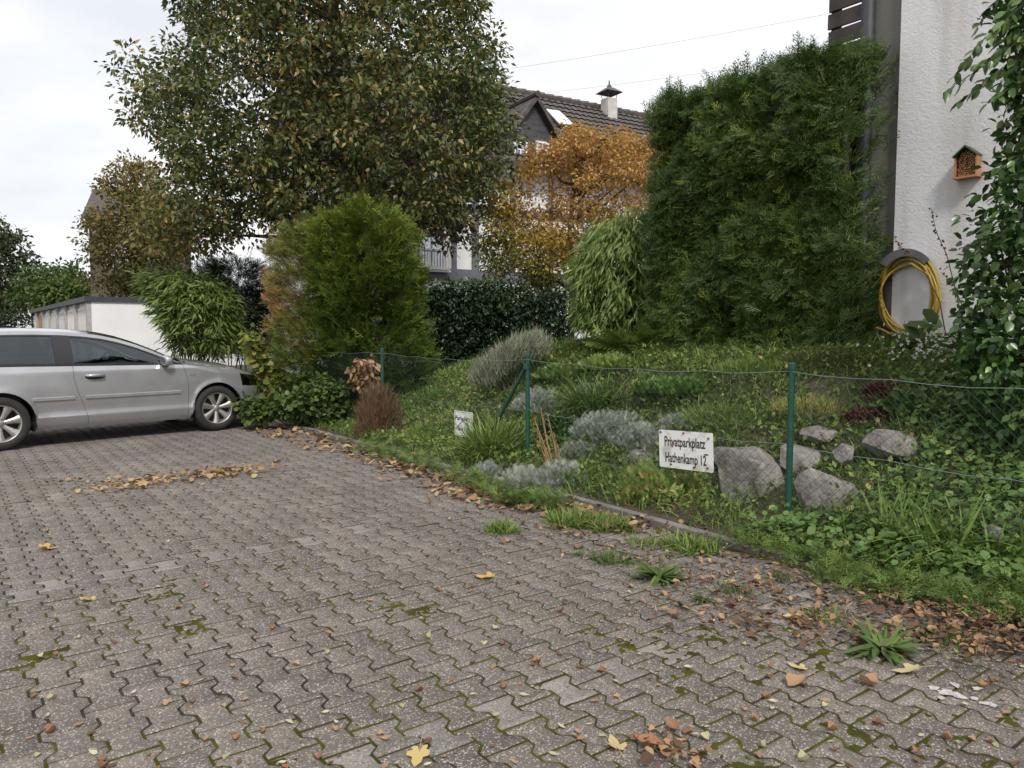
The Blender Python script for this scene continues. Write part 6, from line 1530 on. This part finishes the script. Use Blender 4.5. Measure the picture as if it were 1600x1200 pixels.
# tall dead seed stalks in front of the wall
M_SEED = plain('seed_pod', (.12, .065, .045), .9, var=.3)
for nm_, pts, pods, lab in (('dead_stalk', [(1503, 530), (1497, 470), (1480, 400), (1462, 360), (1455, 325)], (.55, 1), 'tall dead flower stalk with brown pods before the white wall'),
                            ('dead_stalk', [(1478, 525), (1468, 470), (1445, 425), (1420, 400), (1396, 370)], (.78, 1), 'dead stalk leaning left across the hose'),
                            ('dead_stalk', [(1515, 500), (1500, 470), (1490, 445), (1470, 425)], (.5, 1), 'short dead side stalk leaning left against the white wall')):
    W = np.array([ons(x, y, SW - .28) for x, y in pts]); b_ = W[0]; root = empty(nm_, tuple(b_), 0, lab, 'dead stalk')
    f = np.linspace(0, len(W) - 1.001, 26); i = f.astype(int); C_ = W[i] * (1 - (f - i)[:, None]) + W[i + 1] * (f - i)[:, None] - b_
    mb = MB(); mb.tube(C_, np.linspace(.0055, .002, 26), 6); mb.build('stem', M_SEED, root)
    mb = MB()
    for q in np.linspace(pods[0], pods[1], 16):
        c_ = C_[int(q * 25)] + rng.normal(0, .010, 3); mb.tube([c_ - np.array((0, 0, .008)), c_, c_ + np.array((0, 0, .009))], [.003, .0095, .004], 6)
    mb.build('seed_pods', M_SEED, root)['kind'] = 'stuff'
# creepers in front of the car and on the hedge foot
M_VINE = leafmat('vine_leaf', [(0, (0.046, 0.085, 0.023)), (.5, (0.078, 0.130, 0.033)), (.8, (0.156, 0.182, 0.039)), (1, (0.312, 0.286, 0.065))], .5, .3)
bush('vine_shrub', 'yellowing vine shrub in front of the car headlight', 'shrub', [(378, 520), (388, 500), (405, 515), (420, 545), (438, 575), (450, 615), (425, 625), (400, 600), (388, 560)], 11.6, .25, 620, (.07, .13), ROUND, M_VINE, (.55, 1), 'out', 5, .12, 1.0, droop=.6)
bush('bramble', 'green bramble around the car nose and front wheel', 'shrub', [(366, 620), (385, 612), (420, 622), (470, 600), (510, 580), (545, 600), (550, 650), (510, 665), (470, 655), (430, 655), (405, 668), (385, 660), (372, 640)], 10.75, .25, 2300, (.05, .10), ROUND, M_VINE, (0, .75), 'out', 6, .1, 1.0, base_z=.03, droop=.5)
bush('bramble', 'leafy green creeper climbing the browned hedge foot', 'shrub', [(430, 640), (450, 585), (490, 560), (520, 575), (545, 620), (530, 655), (470, 662)], 11.4, .2, 1500, (.05, .10), ROUND, M_VINE, (.1, .7), 'out', 6, .1, 1.0, base_z=.05, droop=.5)
bush('dead_foliage', 'dry brown dead leaves on the hedge end beside the fence post', 'shrub', [(540, 575), (560, 555), (590, 552), (598, 590), (590, 620), (555, 615)], 10.3, .15, 420, (.06, .11), OVATE, M_DRY, (0, .8), 'out', 5, .08, 1.0, base_z=.1, droop=.9)
# weeds in the paving
WEEDS = [(782, 830, 'tuft', .14, 260, (.08, .15), 'dark green weed tuft on the paving left of the kerb weeds', 0), (803, 788, 'tuft', .09, 110, (.12, .2), 'bright yellow-green grass tuft below the silvery bush', 1), (895, 818, 'tuft', .26, 620, (.08, .17), 'wide weed patch on the paving below the kerb end', 0), (955, 825, 'tuft', .22, 520, (.08, .17), 'bushy weed patch right of the wide one by the kerb', 0),
         (1030, 905, 'rosette', .1, 80, (.12, .22), 'dandelion-like rosette with long leaves in the paving', 1), (955, 876, 'tuft', .17, 200, (.06, .13), 'low spreading weed in the joints left of the rosette', 1), (1085, 858, 'tuft', .22, 380, (.08, .18), 'grassy tuft at the edge of the kerb stones', 0), (1097, 940, 'rosette', .05, 34, (.05, .09), 'small dark green rosette right of the larger rosette', 0),
         (1375, 1018, 'rosette', .1, 90, (.12, .21), 'bright green grassy rosette among the litter at lower right', 1), (1290, 968, 'tuft', .16, 160, (.05, .10), 'small grey-green weed among leaf litter', 0), (1150, 925, 'tuft', .14, 150, (.04, .09), 'thin yellowish weed in the paving below the kerb', 1), (1490, 1000, 'tuft', .22, 260, (.05, .10), 'sparse green weed among brown litter at the right', 0),
         (905, 868, 'tuft', .05, 50, (.05, .09), 'tiny creeping weed in a paving joint at middle', 1), (860, 800, 'tuft', .08, 80, (.06, .12), 'fine grass tuft at the kerb beside the silvery bush', 0), (1010, 852, 'tuft', .18, 240, (.06, .11), 'broad low weed between paving and kerb stones', 0), (1215, 905, 'tuft', .07, 60, (.05, .1), 'little weed where the kerb vanishes under leaves', 1)]
M_WEED = leafmat('weed_leaf', [(0, (.055, .095, .03)), (.6, (.09, .15, .04)), (1, (.16, .21, .055))], .5, .25)
for px, py, md, r, n, ln, lab, br in WEEDS:
    if md == 'rosette': mound('weed', lab, 'weed', px, py, r, r, n, ln, BLADE, M_WEED, (.3 * br, .6 + .4 * br), 'rosette', 1.9, base=onz(px, py, .002))
    else: mound('weed', lab, 'weed', px, py, r, r * .5, n, ln, BLADE, M_WEED if br else M_GRASS, (.2, .9), 'tuft', 1.0, base=onz(px, py, .002))
